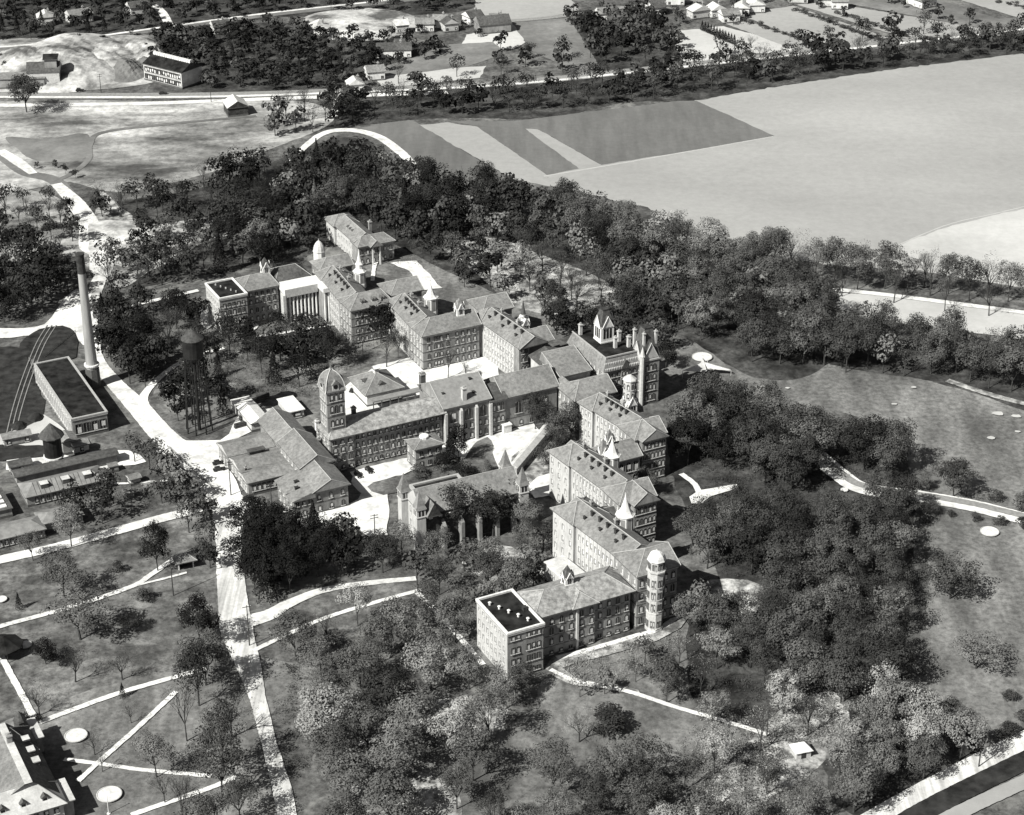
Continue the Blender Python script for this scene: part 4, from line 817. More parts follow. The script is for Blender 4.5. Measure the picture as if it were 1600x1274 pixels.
b.wall(0, 0, 12, 12.6, 13.4, m='brick'); b.roof(0, 0, 12, 12.6, 13.4, 17.2, 'x', 5, 0); b.wins(1, 0, 1.6, 11, 4, [5, 9], 1, 2)
b = Bld('hospital_wing', 'brick wing whose long left wall faces the sun, slender gabled white spire behind it', 87.3, 162.6, rot=3)
b.wall(0, 0, 4.2, 3, 14, m='brick'); b.wall(0, 3.02, 14, 12, 14, m='brick'); b.roof(0, .2, 14, 11, 14, 17.6, 'x', 5, 0); b.wins(0, 0, 1.5, 2.9, 2, [1, 4.6, 8.2, 11.4], .9, 2.0)
X = thing('wing_bar', None, None, (.0, 3.3, 0), math.radians(2)); X.parent = b.root; br, b.root = b.root, X
barwing(b, 28, 11, 14, 18, back=5, nw=11, zs=(1, 4.4, 8, 11.2), hh=2.0); b.root = br; b.excl(-3, 2, 14, 31)
b.gabled(9.6, 13.6, 12, 19.4, 3.6, 4.6, gab=2.2, cap='white_roof', spm='white'); b.spire(9.6, 13.6, 17.5, 25.5, .9, 'cone', 2.4, m='white')
b = Bld('link_building', 'low roofed link with a white end wall behind the assembly hall', 90.5, 151.5)
b.wall(0, 0, 12, 8, 11.5, m='white_roof'); b.roof(0, 0, 12, 8, 11.5, 14, 'y', 0, 0, m='slate_dark', gable='slate', caps=False)
# villa in the wood
b = Bld('villa', 'brick villa with pale left wall and hipped gabled roofs standing in the upper wood', 77.6, 287.0)
b.wall(0, 4.5, 9.5, 29, 9.0, m='stone'); b.roof(0, 4.5, 9.5, 29, 9.0, 12.6, 'y', 0, 3.5); b.wall(-1.0, 24, .0, 33, 9.0, m='stone'); b.roof(-1, 24, 9.5, 34, 9, 12, 'x', 4, 4)
b.wall(-.2, 0, 15.5, 7, 8.4); b.roof(-.2, 0, 15.5, 7, 8.4, 11.6, 'x', 3, 3); b.roof(4.6, -2.2, 8.6, 3, 8.4, 11.2, 'y', 0, 0); b.wins(0, 0, 1, 14, 6, [1, 5], 1.1, 2); b.wins(1, 0, 7, 27, 8, [1, 5], 1.1, 2)
for i in range(3): b.dormer(2.0, 12+i*2.4, 10.0, 1, 1.4, .9, 2)
for x in (5.0, 8.2): MB().box(x, -2.2, 0, x+.5, -1.7, 8.4).build('post', 'white', b.root)
b.chimney(11, 14, 9, 4, 1.2)
# power house, stack and tanks ------------------------------------------------------
p0 = G(112, 656, 7.5); p1 = G(163, 639, 7.5); u0, v0 = UV(*p0); u1, v1 = UV(*p1)
b = Bld('power_house', 'long power house with a black flat roof and pale pilastered wall beside the tall smokestack', u0, v0)
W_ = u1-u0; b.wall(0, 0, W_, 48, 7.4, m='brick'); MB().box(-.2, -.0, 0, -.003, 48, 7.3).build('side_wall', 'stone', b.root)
b.flat(0, 0, W_, 48, 7.4, 'tar', 'trim', .5, .35); b.wins(1, -.2, 1.5, 46, 19, [1.2], 1.4, 4.2, False); b.wins(0, 0, 2, W_-1.8, 4, [1.6], 1.9, 3.6, False)
for i in range(20): MB().box(-.5, .1+i*2.47, 0, -.2, .5+i*2.47, 7.0).build('pilaster', 'white_roof', b.root)
x, y = G(147, 604); t = thing('smokestack', 'tall pale brick smokestack with a dark top beside the power house', 'smokestack', (x, y, 0), UA)
MB().lathe([(2.6, 0), (2.55, 7.6)], 8).build('base', 'band', t); MB().lathe([(2.1, 7.6), (1.75, 24), (1.35, 47.5)], 24).build('shaft', 'concrete', t)
MB().lathe([(2.7, 8.6), (2.75, 9.0), (2.7, 9.3)], 24).build('collar', 'white', t); MB().lathe([(1.35, 44.5), (1.47, 45), (1.45, 51.4), (1.6, 51.6), (1.6, 52.2)], 24).build('cap', 'dark_metal', t)
EXCL.append([(x-7, y-7), (x+7, y-7), (x+7, y+7), (x-7, y+7)])
x, y = G(86, 730); t = thing('water_tank', 'squat black water tank with a faceted conical roof next to the power house', 'water tank', (x, y, 0), UA)
MB().lathe([(3.0, 4.6), (3.0, 12.2)], 16).build('tank', 'tank', t); MB().lathe([(4.3, 12.0), (4.3, 12.3), (.2, 16.6)], 10).build('roof', 'slate_dark', t); MB().lathe([(3.4, 4.1), (3.4, 4.6)], 16).build('platform', 'white', t)
for i in range(4):
    for j in range(2): MB().tube((-2.4+4.8*j, -2.4+1.6*i, 0), (-2.4+4.8*j, -2.4+1.6*i, 4.1), .25, .25, 6).build('leg', 'white' if j == 0 else 'dark_metal', t)
MB().box(-2.2, -2.8, 0, 2.2, -1.2, 3.2).build('pump_house', 'band', t); EXCL.append([(x-8, y-8), (x+8, y-8), (x+8, y+8), (x-8, y+8)])
b = Bld('shed', 'small light roofed shed tucked behind the squat black water tank', *UV(*G(100, 712)), rot=0)
b.wall(0, 0, 4.6, 5, 5.0, m='brick', cornice=False); b.roof(0, 0, 4.6, 5, 5, 6.6, 'y', 0, 0, m='slate', caps=False)
x, y = G(1244, 1188); t = thing('summer_house', 'tiny summer house with a white roof in the lower right clearing', 'hut', (x, y, 0), .3)
MB().box(0, 0, 0, 4.2, 3.6, 2.3).build('wall', 'stone', t); MB().add([(-.5, -.5, 2.31), (4.7, -.5, 2.31), (4.7, 4.1, 2.31), (-.5, 4.1, 2.31), (1.4, 1.8, 4.2), (2.8, 1.8, 4.2)], [(0, 1, 5, 4), (1, 2, 5), (2, 3, 4, 5), (3, 0, 4), (3, 2, 1, 0)]).build('roof', 'white', t); MB().box(1.4, -.06, 0, 2.8, -.003, 1.9).build('door', 'dark_metal', t); EXCL.append([(x-4, y-14), (x+9, y-14), (x+9, y+8), (x-4, y+8)])
x, y = G(312, 672); t = thing('water_tower', 'tall elevated black water tower with a conical roof on thin legs above the dark trees', 'water tower', (x, y, 0), UA)
MB().lathe([(.3, 26.6), (2.4, 27.2), (3.5, 28.6), (3.6, 35.0), (3.7, 35.2)], 18).build('tank', 'tank', t); MB().lathe([(3.9, 35.1), (3.9, 35.3), (.15, 38.6), (.1, 39.6)], 18).build('roof', 'slate_dark', t)
for k in range(8):
    an = k*math.pi/4+.2; MB().tube((4.6*math.cos(an), 4.6*math.sin(an), 0), (3.3*math.cos(an), 3.3*math.sin(an), 28.6), .24, .2, 6).build('leg', 'tank', t)
    for z0, z1 in ((0, 9.5), (9.5, 19), (19, 28)):
        a2 = an+math.pi/4; r0 = 4.6-1.3*z0/28.6; r1 = 4.6-1.3*z1/28.6
        MB().tube((r0*math.cos(an), r0*math.sin(an), z0), (r1*math.cos(a2), r1*math.sin(a2), z1), .06, .06, 4).build('brace', 'tank', t)
MB().tube((0, 0, 0), (0, 0, 27), .6, .6, 8).build('riser', 'tank', t)
EXCL.append([(x-8, y-8), (x+10, y-8), (x+10, y+10), (x-8, y+10)])
# greenhouses on the left ------------------------------------------------------------
gu, gv = UV(*G(42, 778, 3.6)); 
b = Bld('greenhouse_range', 'long low building with a ribbed roof and three square skylights left of the bright road', gu, gv)
b.wall(0, 0, 26, 9.6, 3.6, m='brick', cornice=False); b.roof(0, 0, 26, 9.6, 3.6, 6.0, 'x', 3.5, 3.5, m='greenhouse', o=.6, caps=False)
mb = MB()
for i in range(14): x_ = 3.2+i*1.5; mb.tube((x_, -.5, 3.98), (x_, 4.7, 6.08), .07, .07, 4)
mb.build('glazing_bar', 'slate_dark', b.root); b.wins(0, 0, 3, 24.5, 12, [.9], .9, 1.9, False)
for x_ in (6.5, 13.6, 20.8): MB().box(x_-1.2, 1.4, 4.2, x_+1.2, 3.8, 6.2, 0).box(x_-1.35, 1.3, 6.2, x_+1.35, 3.9, 6.35, 1).build('skylight', ['slate_dark', 'white_roof'], b.root)
gu, gv = UV(*G(-60, 858, 3.2)); b = Bld('greenhouse_range', 'lower long building with a pale hipped roof at the left edge, nearest the wide path', gu, gv)
b.wall(0, 0, 26, 8.5, 3.2, m='brick', cornice=False); b.roof(0, 0, 26, 8.5, 3.2, 5.2, 'x', 3, 3, m='greenhouse', o=.6, caps=False); b.wins(0, 0, 3, 24.5, 13, [.8], .9, 1.8, False)
gu, gv = UV(*G(66, 820, 3.2)); b = Bld('greenhouse_range', 'short hipped greenhouse half hidden by bare trees at the left', gu, gv)
b.wall(0, 0, 13, 7.5, 3.2, m='brick', cornice=False); b.roof(0, 0, 13, 7.5, 3.2, 5.0, 'x', 3, 3, m='greenhouse', o=.6, caps=False)
gu, gv = UV(*G(-70, 815, 3.0)); b = Bld('greenhouse_range', 'dark roofed glasshouse with rows of white hot bed panes at the left edge', gu, gv)
b.wall(0, 0, 18, 14, 3.0, m='brick', cornice=False); MB().box(-.4, -.4, 3, 18.4, 14.4, 3.3).build('roof', 'slate_dark', b.root)
for i in range(4):
    for j in range(2): MB().box(0, 0, 0, 2.2, 1.9, .3).build('pane', 'white', b.root, (11.5+j*3.1, 1.0+i*3.2, 3.3))
gu, gv = UV(*G(20, 756, 3.0)); b = Bld('greenhouse_range', 'narrow dark roofed lean-to behind the ribbed roof with the square skylights', gu+2, gv+3)
b.wall(0, 0, 34, 4, 3.4, m='brick', cornice=False); b.roof(0, 0, 34, 4, 3.4, 4.6, 'x', 0, 0, m='slate_dark', caps=False); EXCL.append([G(-60, 870), G(180, 800), G(180, 740), G(-60, 740)])
for (px, py, w_, ph) in ((172, 740, 3, 'right of the ribbed greenhouse roof, upper one'), (196, 782, 3, 'right of the ribbed greenhouse roof, lower one'), (226, 772, 4, 'beside the bare tree right of the fork in the white path')):
    b = Bld('garden_shed', 'tiny pale roofed shed '+ph, *UV(*G(px, py))); b.wall(0, 0, w_, 2.6, 2.2, m='brick', cornice=False); MB().box(-.2, -.2, 2.2, w_+.2, 2.8, 2.45).build('roof', 'slate', b.root)
    MB().box(.6, -.05, 0, 1.4, .0, 1.8).build('door', 'dark_metal', b.root)
b = Bld('garden_shelter', 'small shelter with a pale hipped roof at the end of the forked white path', *UV(*G(279, 892)), rot=-4)
for x_ in (0.1, 4.6):
    for y_ in (.1, 3.6): MB().box(x_, y_, 0, x_+.3, y_+.3, 2.6).build('post', 'white', b.root)
MB().box(.5, 3.2, 0, 4.5, 3.4, 2.6).box(.5, .6, 0, .7, 3.19, 2.6).build('wall', 'band', b.root); b.roof(0, 0, 5, 4, 2.6, 4.6, 'x', 1.9, 1.9, m='slate', o=.9); b.excl(-1, -1, 6, 5, 3)
x, y = G(8, 1022); t = thing('arbour', 'dark eight sided arbour with a pointed roof at the left edge', 'arbour', (x, y, 0))
MB().lathe([(5.6, 3.0), (5.6, 3.3), (.3, 6.0)], 8).build('roof', 'tar', t)
for k in range(8): an = math.pi*(k+.5)/4; MB().tube((5*math.cos(an), 5*math.sin(an), 0), (5*math.cos(an), 5*math.sin(an), 3), .15, .15, 5).build('post', 'dark_metal', t)
EXCL.append([(x-9, y-9), (x+9, y-9), (x+9, y+9), (x-9, y+9)])
# corner house bottom left --------------------------------------------------------------
b = Bld('corner_house', 'large house cut by the lower left corner, pale gabled roof with dormers', -147, -5)
b.wall(0, 8.02, 19.4, 30, 6.9, m='brick'); b.wall(0, 0, 19.4, 8, 6.4, m='stone')
mb = MB()   # main roof: steep right slope, flat deck, left slope; shade and sun put into colours
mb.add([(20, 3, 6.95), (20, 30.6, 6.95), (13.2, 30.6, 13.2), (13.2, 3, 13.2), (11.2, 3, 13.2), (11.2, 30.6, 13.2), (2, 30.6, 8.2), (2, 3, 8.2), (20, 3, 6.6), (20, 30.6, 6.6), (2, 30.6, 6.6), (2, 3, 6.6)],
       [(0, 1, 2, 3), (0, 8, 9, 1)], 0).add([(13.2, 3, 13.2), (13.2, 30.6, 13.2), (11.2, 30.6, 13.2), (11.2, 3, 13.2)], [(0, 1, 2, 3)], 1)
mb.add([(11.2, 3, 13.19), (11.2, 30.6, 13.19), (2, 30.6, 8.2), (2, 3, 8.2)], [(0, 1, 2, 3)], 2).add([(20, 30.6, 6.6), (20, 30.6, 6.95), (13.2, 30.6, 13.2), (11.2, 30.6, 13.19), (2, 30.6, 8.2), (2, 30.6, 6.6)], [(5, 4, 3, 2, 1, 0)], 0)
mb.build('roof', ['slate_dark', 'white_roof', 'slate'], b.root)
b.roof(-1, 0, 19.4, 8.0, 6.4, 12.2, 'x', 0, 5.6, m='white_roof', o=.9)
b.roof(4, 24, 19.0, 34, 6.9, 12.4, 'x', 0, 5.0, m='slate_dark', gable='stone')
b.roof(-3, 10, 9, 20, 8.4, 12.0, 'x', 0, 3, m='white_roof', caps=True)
for x_ in (4.6, 9.8, 15.2): b.dormer(x_, .6, 7.8, 0, 1.7, 1.5, 3.2)
for y_ in (14.2, 19.2, 24.2): MB().box(13.8, y_, 8, 17.6, y_+1.9, 10.4, 0).box(13.4, y_-.25, 10.4, 17.9, y_+2.15, 10.7, 1).box(17.6, y_+.3, 9, 17.68, y_+1.6, 10.2, 2).build('dormer', ['band', 'white_roof', 'glass'], b.root)
for y0_, y1_ in ((30.5, 39.5), (1.2, 10.4)):
    b.wall(19.42, y0_, 22.2, y1_, 5.6, m='brick', cornice=False); MB().box(20.4, y0_-.3, 5.6, 22.7, y1_+.3, 5.85).build('flat_roof', 'white_roof', b.root)
MB().lathe([(1.7, 0), (1.7, 8), (1.9, 8.2), (.1, 11)], 8, 18.2, 37).build('turret', 'slate_dark', b.root); b.chimney(12.2, 22, 13.2, 2.4, 1.3); b.wins(0, 0, 2, 17.5, 7, [1, 4], 1.1, 1.7, False)
b.excl(-12, -8, 24, 42)
for (px, py, ph) in ((48, 1127, 'left of the white path leading to the corner house'), (54, 1121, 'right of the white path leading to the corner house')): pass
# farm, factory and houses at the top ----------------------------------------------------
def simple_house(px, py, w_, d_, h, rz, ang, label, wm='white', rm='slate', name='house', cat='house', nw=3, ax='x', wf=0, group=None, storeys=1, chim=True):
    x, y = G(px, py); u, v = UV(x, y); b = Bld(name, label, u, v, cat, group, rot=ang)
    b.wall(0, 0, w_, d_, h, m=wm, cornice=False); b.roof(0, 0, w_, d_, h, rz, ax, 0, 0, m=rm, gable=wm, caps=False, o=.5)
    if nw: b.wins(0, 0, 1.4, w_-1.4, nw, [1.0+3*k for k in range(storeys)], 1.1, 1.5, False); b.wins(1, 0, 1.4, d_-1.4, 2, [1.0+3*k for k in range(storeys)], 1.1, 1.5, False)
    if chim: b.chimney(w_*.7, d_*.5, h, rz-h+1.2, .8)
    return b
fa = G(226, 125); fb = G(285, 140); fang = math.degrees(math.atan2(fb[1]-fa[1], fb[0]-fa[0]))-27; FL = math.dist(fa, fb)
b = Bld('factory', 'long factory with tall white windows and white roof vents beyond the railway', *UV(*fa), 'factory', rot=fang)
b.wall(0, 0, FL, 15, 8.6, m='white_roof', cornice=False); b.roof(0, 0, FL, 15, 8.6, 12.4, 'x', 0, 0, m='tar', gable='brick_ivy_shade', caps=False, o=.4)
b.wins(0, 0, 1.6, FL-1.6, 16, [1.2, 5.0], 1.5, 2.6, False)
for i in range(16): MB().box(-.7, -.7, 0, .7, .7, 1.6).build('roof_vent', 'white', b.root, (1.6+i*FL/16.4, 7.5, 12.0))
b = simple_house(45, 138, 16, 12, 8, 12, -20, 'dark roofed quarry mill with a tall hoist at the foot of the spoil heaps', 'stone', 'slate_dark', 'quarry_mill', 'mill'); b.wall(9, 2, 15, 10, 14, m='brick', cornice=False); b.roof(9, 2, 15, 10, 14, 16, 'x', 0, 0, m='tar', caps=False)
simple_house(-10, 140, 26, 9, 5, 7.5, -22, 'long low grey roofed shed left of the quarry mill at the photo edge', 'brick', 'slate', 'shed', 'shed')
simple_house(357, 184, 10, 11, 4.5, 8, -8, 'small lone barn with a pale roof on the bare ground below the railway', 'brick_ivy_shade', 'white_roof', 'barn', 'barn', 0, 'y', chim=False)
simple_house(590, 93, 18, 8, 4.6, 8, -22, 'long low white house at the wood edge in the upper middle', 'white', 'slate_dark', nw=5)
simple_house(618, 88, 5, 5, 6, 9, -22, 'small upright white cottage right of the long low white house', 'white', 'slate_dark', nw=1)
simple_house(750, 55, 18, 12, 5, 9, -10, 'dark roofed barn beside the pale field at the top middle', 'brick', 'slate_dark', 'barn', 'barn', 0)
simple_house(936, 34, 9, 8, 4, 7, -15, 'white cottage with an arched cart opening above the dark wood at the top', 'white', 'slate', nw=2)
hs = [(620, 54, 7, 7), (650, 52, 10, 8), (676, 46, 8, 8), (695, 52, 8, 7), (735, 42, 9, 9), (765, 44, 9, 7), (1082, 32, 12, 7), (1098, 22, 9, 9), (1112, 30, 9, 8), (1130, 38, 10, 8), (1148, 26, 8, 8), (1168, 22, 10, 8), (1020, 26, 8, 12), (1042, 10, 10, 8), (1232, 6, 11, 9), (1282, 12, 10, 9), (1300, 16, 9, 8), (1430, 12, 9, 8), (1440, 16, 12, 7), (112, 40, 13, 9), (60, 42, 9, 8), (205, 26, 11, 8), (480, 58, 12, 9), (335, 56, 9, 7), (545, 148, 8, 7), (575, 128, 9, 8)]
seen = {}
for i, (px, py, w_, d_) in enumerate(hs):
    wm = rnd.choice(['white', 'white', 'stone', 'white_roof']); rm = rnd.choice(['slate', 'slate_dark', 'white_roof'])
    where = 'in the top middle village beyond the dark wood' if 600 < px < 800 else 'in the village at the top right of centre' if 1000 < px < 1200 else 'beside the upper right fields' if px >= 1200 else 'among the dark trees at the top left' if px < 500 else 'by the railway where the road crosses'
    simple_house(px, py, w_, d_, 4.6, 7.6, rnd.uniform(-35, 10), (lambda L_: seen.setdefault(L_, []).append(i) or (L_ if len(seen[L_]) == 1 else L_))(f"small {'white' if wm == 'white' else 'grey'} house with {dict(slate='grey', slate_dark='dark', white_roof='pale')[rm]} roof {where}"), wm, rm, nw=2, group='small houses '+where, ax=rnd.choice('xy'))
for i, (px, py, w_) in enumerate([(382, 646, 5), (390, 634, 6), (376, 660, 5), (402, 628, 5), (368, 672, 4)]):
    x, y = G(px, py); t = thing('timber_stack', f"dark stack of sawn timber at the wood edge behind the workshops, {['second', 'third', 'fourth', 'farthest', 'nearest'][i]} of the row", 'timber stack', (x, y, 0), UA+.1)
    for k in range(5): MB().box(0, 0, k*.42, w_, 1.6-k*.12, k*.42+.32).build('plank', 'band' if k % 2 else 'dark_metal', t)
for i, (px, py, lab) in enumerate([(30, 668, 'round coal heap beside the power house yard, left one'), (56, 655, 'round coal heap beside the power house yard, right one'), (60, 136, 'grey stone pile below the quarry mill')]):
    x, y = G(px, py); q = MB(); pr = [(3.4, 0), (2.6, .9), (1.4, 1.9), (.2, 2.4)]; q.lathe(pr, 11); q.v = [(v[0]*(1+.15*math.sin(5*k)), v[1]*(1+.15*math.cos(3*k)), v[2]) for k, v in enumerate(q.v)]; tag(q.build('coal_heap', 'cinder', loc=(x, y, 0)), lab, 'heap')
simple_house(18, 742, 7, 4, 2.6, 3.8, -2, 'small dark roofed store beside the glasshouses at the left edge', 'brick', 'slate_dark', 'shed', 'shed', 1, chim=False)
simple_house(118, 712, 5, 4, 3, 4.4, 5, 'small grey roofed hut right of the squat black water tank', 'stone', 'slate', 'shed', 'shed', 1, chim=False)
simple_house(8, 700, 9, 4, 3, 4.2, -4, 'low shed at the left edge below the coal yard', 'brick', 'slate', 'shed', 'shed', 2, chim=False)
simple_house(205, 760, 3.4, 3, 2.2, 3.2, 4, 'tiny gabled hut in the triangle of white paths', 'stone', 'slate', 'shed', 'shed', 0, chim=False)
for (p_, q_, lab) in (((70, 560), (118, 520), 'low fence along the track yard above the power house'), ((0, 864), (92, 838), 'low fence between the wide path and the glasshouses'), ((262, 700), (336, 768), 'low fence beside the bright road left of the yard')):
    P0 = Vector(G(*p_)+(0,)); P1 = Vector(G(*q_)+(0,)); D_ = P1-P0; t = thing('fence', lab, 'fence', P0, math.atan2(D_.y, D_.x)); n_ = max(2, int(D_.length/3))
    for k in range(n_+1): MB().box(-.06+k*D_.length/n_, -.06, 0, .06+k*D_.length/n_, .06, 1.2).build('post', 'bark', t)
    for z_ in (.5, 1.0): MB().box(0, -.03, z_, D_.length, .03, z_+.1).build('rail', 'bark', t)
# vehicles ---------------------------------------------------------------------------------
def make_car(x, y, rz, label, group):
    t = thing('parked_car', label, 'car', (x, y, 0), rz, group)
    mb = MB().box(-2.1, -.72, .45, 2.1, .72, .98).box(-1.75, -.66, .98, .55, .66, 1.02)
    mb.add([(-1.7, -.66, 1.02), (.5, -.66, 1.02), (.5, .66, 1.02), (-1.7, .66, 1.02), (-1.5, -.56, 1.72), (.25, -.56, 1.72), (.25, .56, 1.72), (-1.5, .56, 1.72)], [(0, 1, 5, 4), (1, 2, 6, 5), (2, 3, 7, 6), (3, 0, 4, 7), (4, 5, 6, 7)])
    mb.add([(.55, -.42, .98), (2.05, -.34, .98), (2.05, .34, .98), (.55, .42, .98), (.55, -.36, 1.2), (2.0, -.28, 1.15), (2.0, .28, 1.15), (.55, .36, 1.2)], [(0, 1, 5, 4), (1, 2, 6, 5), (2, 3, 7, 6), (3, 0, 4, 7), (4, 5, 6, 7)]).build('body', 'car', t)
    MB().box(-1.2, -.68, 1.15, .15, -.6, 1.55).box(-1.2, .6, 1.15, .15, .68, 1.55).build('side_window', 'glass', t)
    for a in (-1.3, 1.35):
        for c in (-.78, .78): MB().tube((a, c-.1, .36), (a, c+.1, .36), .36, .36, 12).build('wheel', 'tank', t)
    for c in (-.5, .5): MB().tube((2.1, c, .8), (2.25, c, .8), .14, .14, 8).build('headlight', 'white', t)
for px, py, a, lab in ((342, 726, 22, 'black sedan parked by the workshops, upper of the pair'), (343, 736, 22, 'black sedan parked by the workshops, lower of the pair'), (560, 745, -60, 'dark car parked before the four storey range, left one'), (577, 738, -60, 'dark car parked before the four storey range, right one'), (553, 612, 60, 'dark car parked left of the pyramid roofed pavilion'), (125, 143, 0, 'black car on the bright quarry yard by the railway'), (255, 148, 5, 'dark car on the road below the factory'), (388, 782, 40, 'dark car on the bright yard near the broad drive'), (140, 560, -70, 'dark car by the foot of the smokestack')):
    x, y = G(px, py); make_car(x, y, math.radians(a), lab, 'parked cars')
def pole(px, py, h, label, arms=2, lamp=False):
    x, y = G(px, py); t = thing('utility_pole', label, 'pole', (x, y, 0), math.radians(20), None); MB().tube((0, 0, 0), (0, 0, h), .2, .12, 6).build('post', 'bark', t)
    for k in range(arms): MB().box(-1.3, -.07, h-.6-k*.9, 1.3, .07, h-.42-k*.9).build('crossarm', 'bark', t)
    for k in range(arms):
        for q in (-1.1, -.6, .6, 1.1): MB().box(q-.06, -.06, h-.42-k*.9, q+.06, .06, h-.2-k*.9).build('insulator', 'white', t)
for a in ((361, 775, 13, 'utility pole with crossarms beside the nearest low workshop'), (426, 812, 13, 'utility pole in front of the broad gabled workshop'), (586, 842, 9, 'utility pole on the yard left of the chapel'), (271, 931, 16, 'tall bare dark pole on the lawn below the garden shelter', 0), (158, 85+60, 10, 'utility pole on the railway side near the quarry'), (330, 160, 12, 'tall utility pole along the railway above the lone barn'), (1529, 1200, 11, 'roadside pole by the bright road, lower right corner', 1), (1198, 1152, 10, 'pole standing in the lower right wood', 0), (1510, 775, 5, 'short lamp post beside the right hand road', 0), (383, 905, 14, 'slim pole beside the wide white drive, upper one', 1), (390, 1010, 14, 'slim pole beside the wide white drive, lower one', 1)): pole(*a)
# ---------------------------------------------------------------- vegetation
# crown prototypes are unit sized: height 1, radius 1 (scaled per tree)
def leaf_quads(C, N, size, rng, flat=.5):
    n = len(C); r = rng.normal(size=(n, 3)); N = N+r*flat; N /= np.linalg.norm(N, axis=1, keepdims=True)+1e-9
    t = rng.normal(size=(n, 3)); T = np.cross(N, t); T /= np.linalg.norm(T, axis=1, keepdims=True)+1e-9; B = np.cross(N, T)
    s = size*rng.uniform(.6, 1.35, (n, 1)); a = rng.uniform(.45, .95, (n, 1))
    V = np.stack([C-T*s, C-B*s*a, C+T*s, C+B*s*a], 1)
    return V.reshape(-1, 3)
def crown_pts(rng, n, R, H0, H1, nc, cr, shell=.75, kind='broad'):
    """n leaf centres in clumps on an uneven dome between heights H0..H1, radius R"""
    cen = []; hh = (H1-H0)/2; zc = (H0+H1)/2
    lob = rng.uniform(0, 6.28, 3)
    for i in range(nc):
        th = rng.uniform(0, 2*math.pi); z = rng.uniform(-.75, 1.0); 
        rr = math.sqrt(max(0, 1-z*z)) if z > 0 else math.sqrt(1-(z*.9)**2)
        rr *= 1+.18*math.sin(2*th+lob[0])+.12*math.sin(3*th+lob[1]); k = rng.uniform(shell-.12, 1.0)
        cen.append((R*rr*k*.82*math.cos(th), R*rr*k*.82*math.sin(th), zc+hh*z*k*.86))
    cen = np.array(cen); rad = R*cr*rng.uniform(.7, 1.3, nc)
    idx = rng.choice(nc, n, p=rad**2/np.sum(rad**2)); d = rng.normal(size=(n, 3)); d[:, 2] = d[:, 2]*.8+.25
    d /= np.linalg.norm(d, axis=1, keepdims=True)
    k = rng.uniform(.62, 1.08, (n, 1))
    P = cen[idx]+d*rad[idx][:, None]*k*np.array([1, 1, .78])
    o = P-np.array([0, 0, zc-hh*.5]); o /= np.linalg.norm(o, axis=1, keepdims=True)+1e-9
    nn = d*.75+o*.7; nn /= np.linalg.norm(nn, axis=1, keepdims=True)+1e-9
    return P, nn, cen
def arr_mesh(name, V, nv, mats, mi=None, extra=None):
    """quads from vertex array (+ optional extra (verts, faces) for wood)"""
    nq = len(V)//4; verts = V; loops = np.arange(nq*4); 
    me = bpy.data.meshes.new(name)
    if extra is not None: ev, ef = extra
    else: ev, ef = np.zeros((0, 3)), np.zeros((0, 4), int)
    allv = np.vstack([V, ev]); me.vertices.add(len(allv)); me.vertices.foreach_set('co', allv.astype(np.float32).ravel())
    fl = np.concatenate([loops, (ef+len(V)).ravel()]).astype(np.int32); nf = nq+len(ef)
    me.loops.add(len(fl)); me.loops.foreach_set('vertex_index', fl)
    me.polygons.add(nf); me.polygons.foreach_set('loop_start', np.arange(0, nf*4, 4, dtype=np.int32))
    try: me.polygons.foreach_set('loop_total', np.full(nf, 4, dtype=np.int32))
    except Exception: pass
    for m in mats: me.materials.append(M[m])
    if mi is not None: me.polygons.foreach_set('material_index', mi.astype(np.int32))
    me.update(calc_edges=True); return me
def limbs(rng, h, r, cen=None, kind='broad', spread=1.0, seg=5, depth=3, tr=.03):
    """wood as tapered tubes: returns MB"""
    mb = MB()
    def grow(p, d, L, ra, lev):
        q = p+d*L; rb = ra*(.62 if lev else .7)
        mb.tube(p, q, ra, rb, seg if lev < 2 else 3, 0, cap=False)
        if lev >= depth: return
        n = 4 if lev == 0 else 3
        for i in range(n+(1 if rng.random() < .4 else 0)):
            an = rng.uniform(0, 2*math.pi); tilt = rng.uniform(.35, .85)*spread
            t = Vector((math.cos(an), math.sin(an), 0)); nd = (d*math.cos(tilt)+t*math.sin(tilt)); nd.z = nd.z*.9+.18; nd.normalize()
            st = p+d*L*rng.uniform(.72, 1.0) if lev else q
            grow(st, nd, L*rng.uniform(.62, .85), rb*.8, lev+1)
        if lev == 0: grow(q, Vector((rng.uniform(-.1, .1), rng.uniform(-.1, .1), 1)).normalized(), L*.75, rb*.85, 1)
    return mb, grow
def wood_mesh(seed, first, ra, spread, depth, mat_='bark', seg=5):
    rng = np.random.default_rng(seed); mb, grow = limbs(rng, 1, 1, spread=spread, depth=depth, seg=seg)
    grow(Vector((0, 0, -.03)), Vector((rng.uniform(-.06, .06), rng.uniform(-.06, .06), 1)).normalized(), first, ra, 0)
    return mb
P_ = {}   # kind -> list of (wood mesh, crown mesh or None)
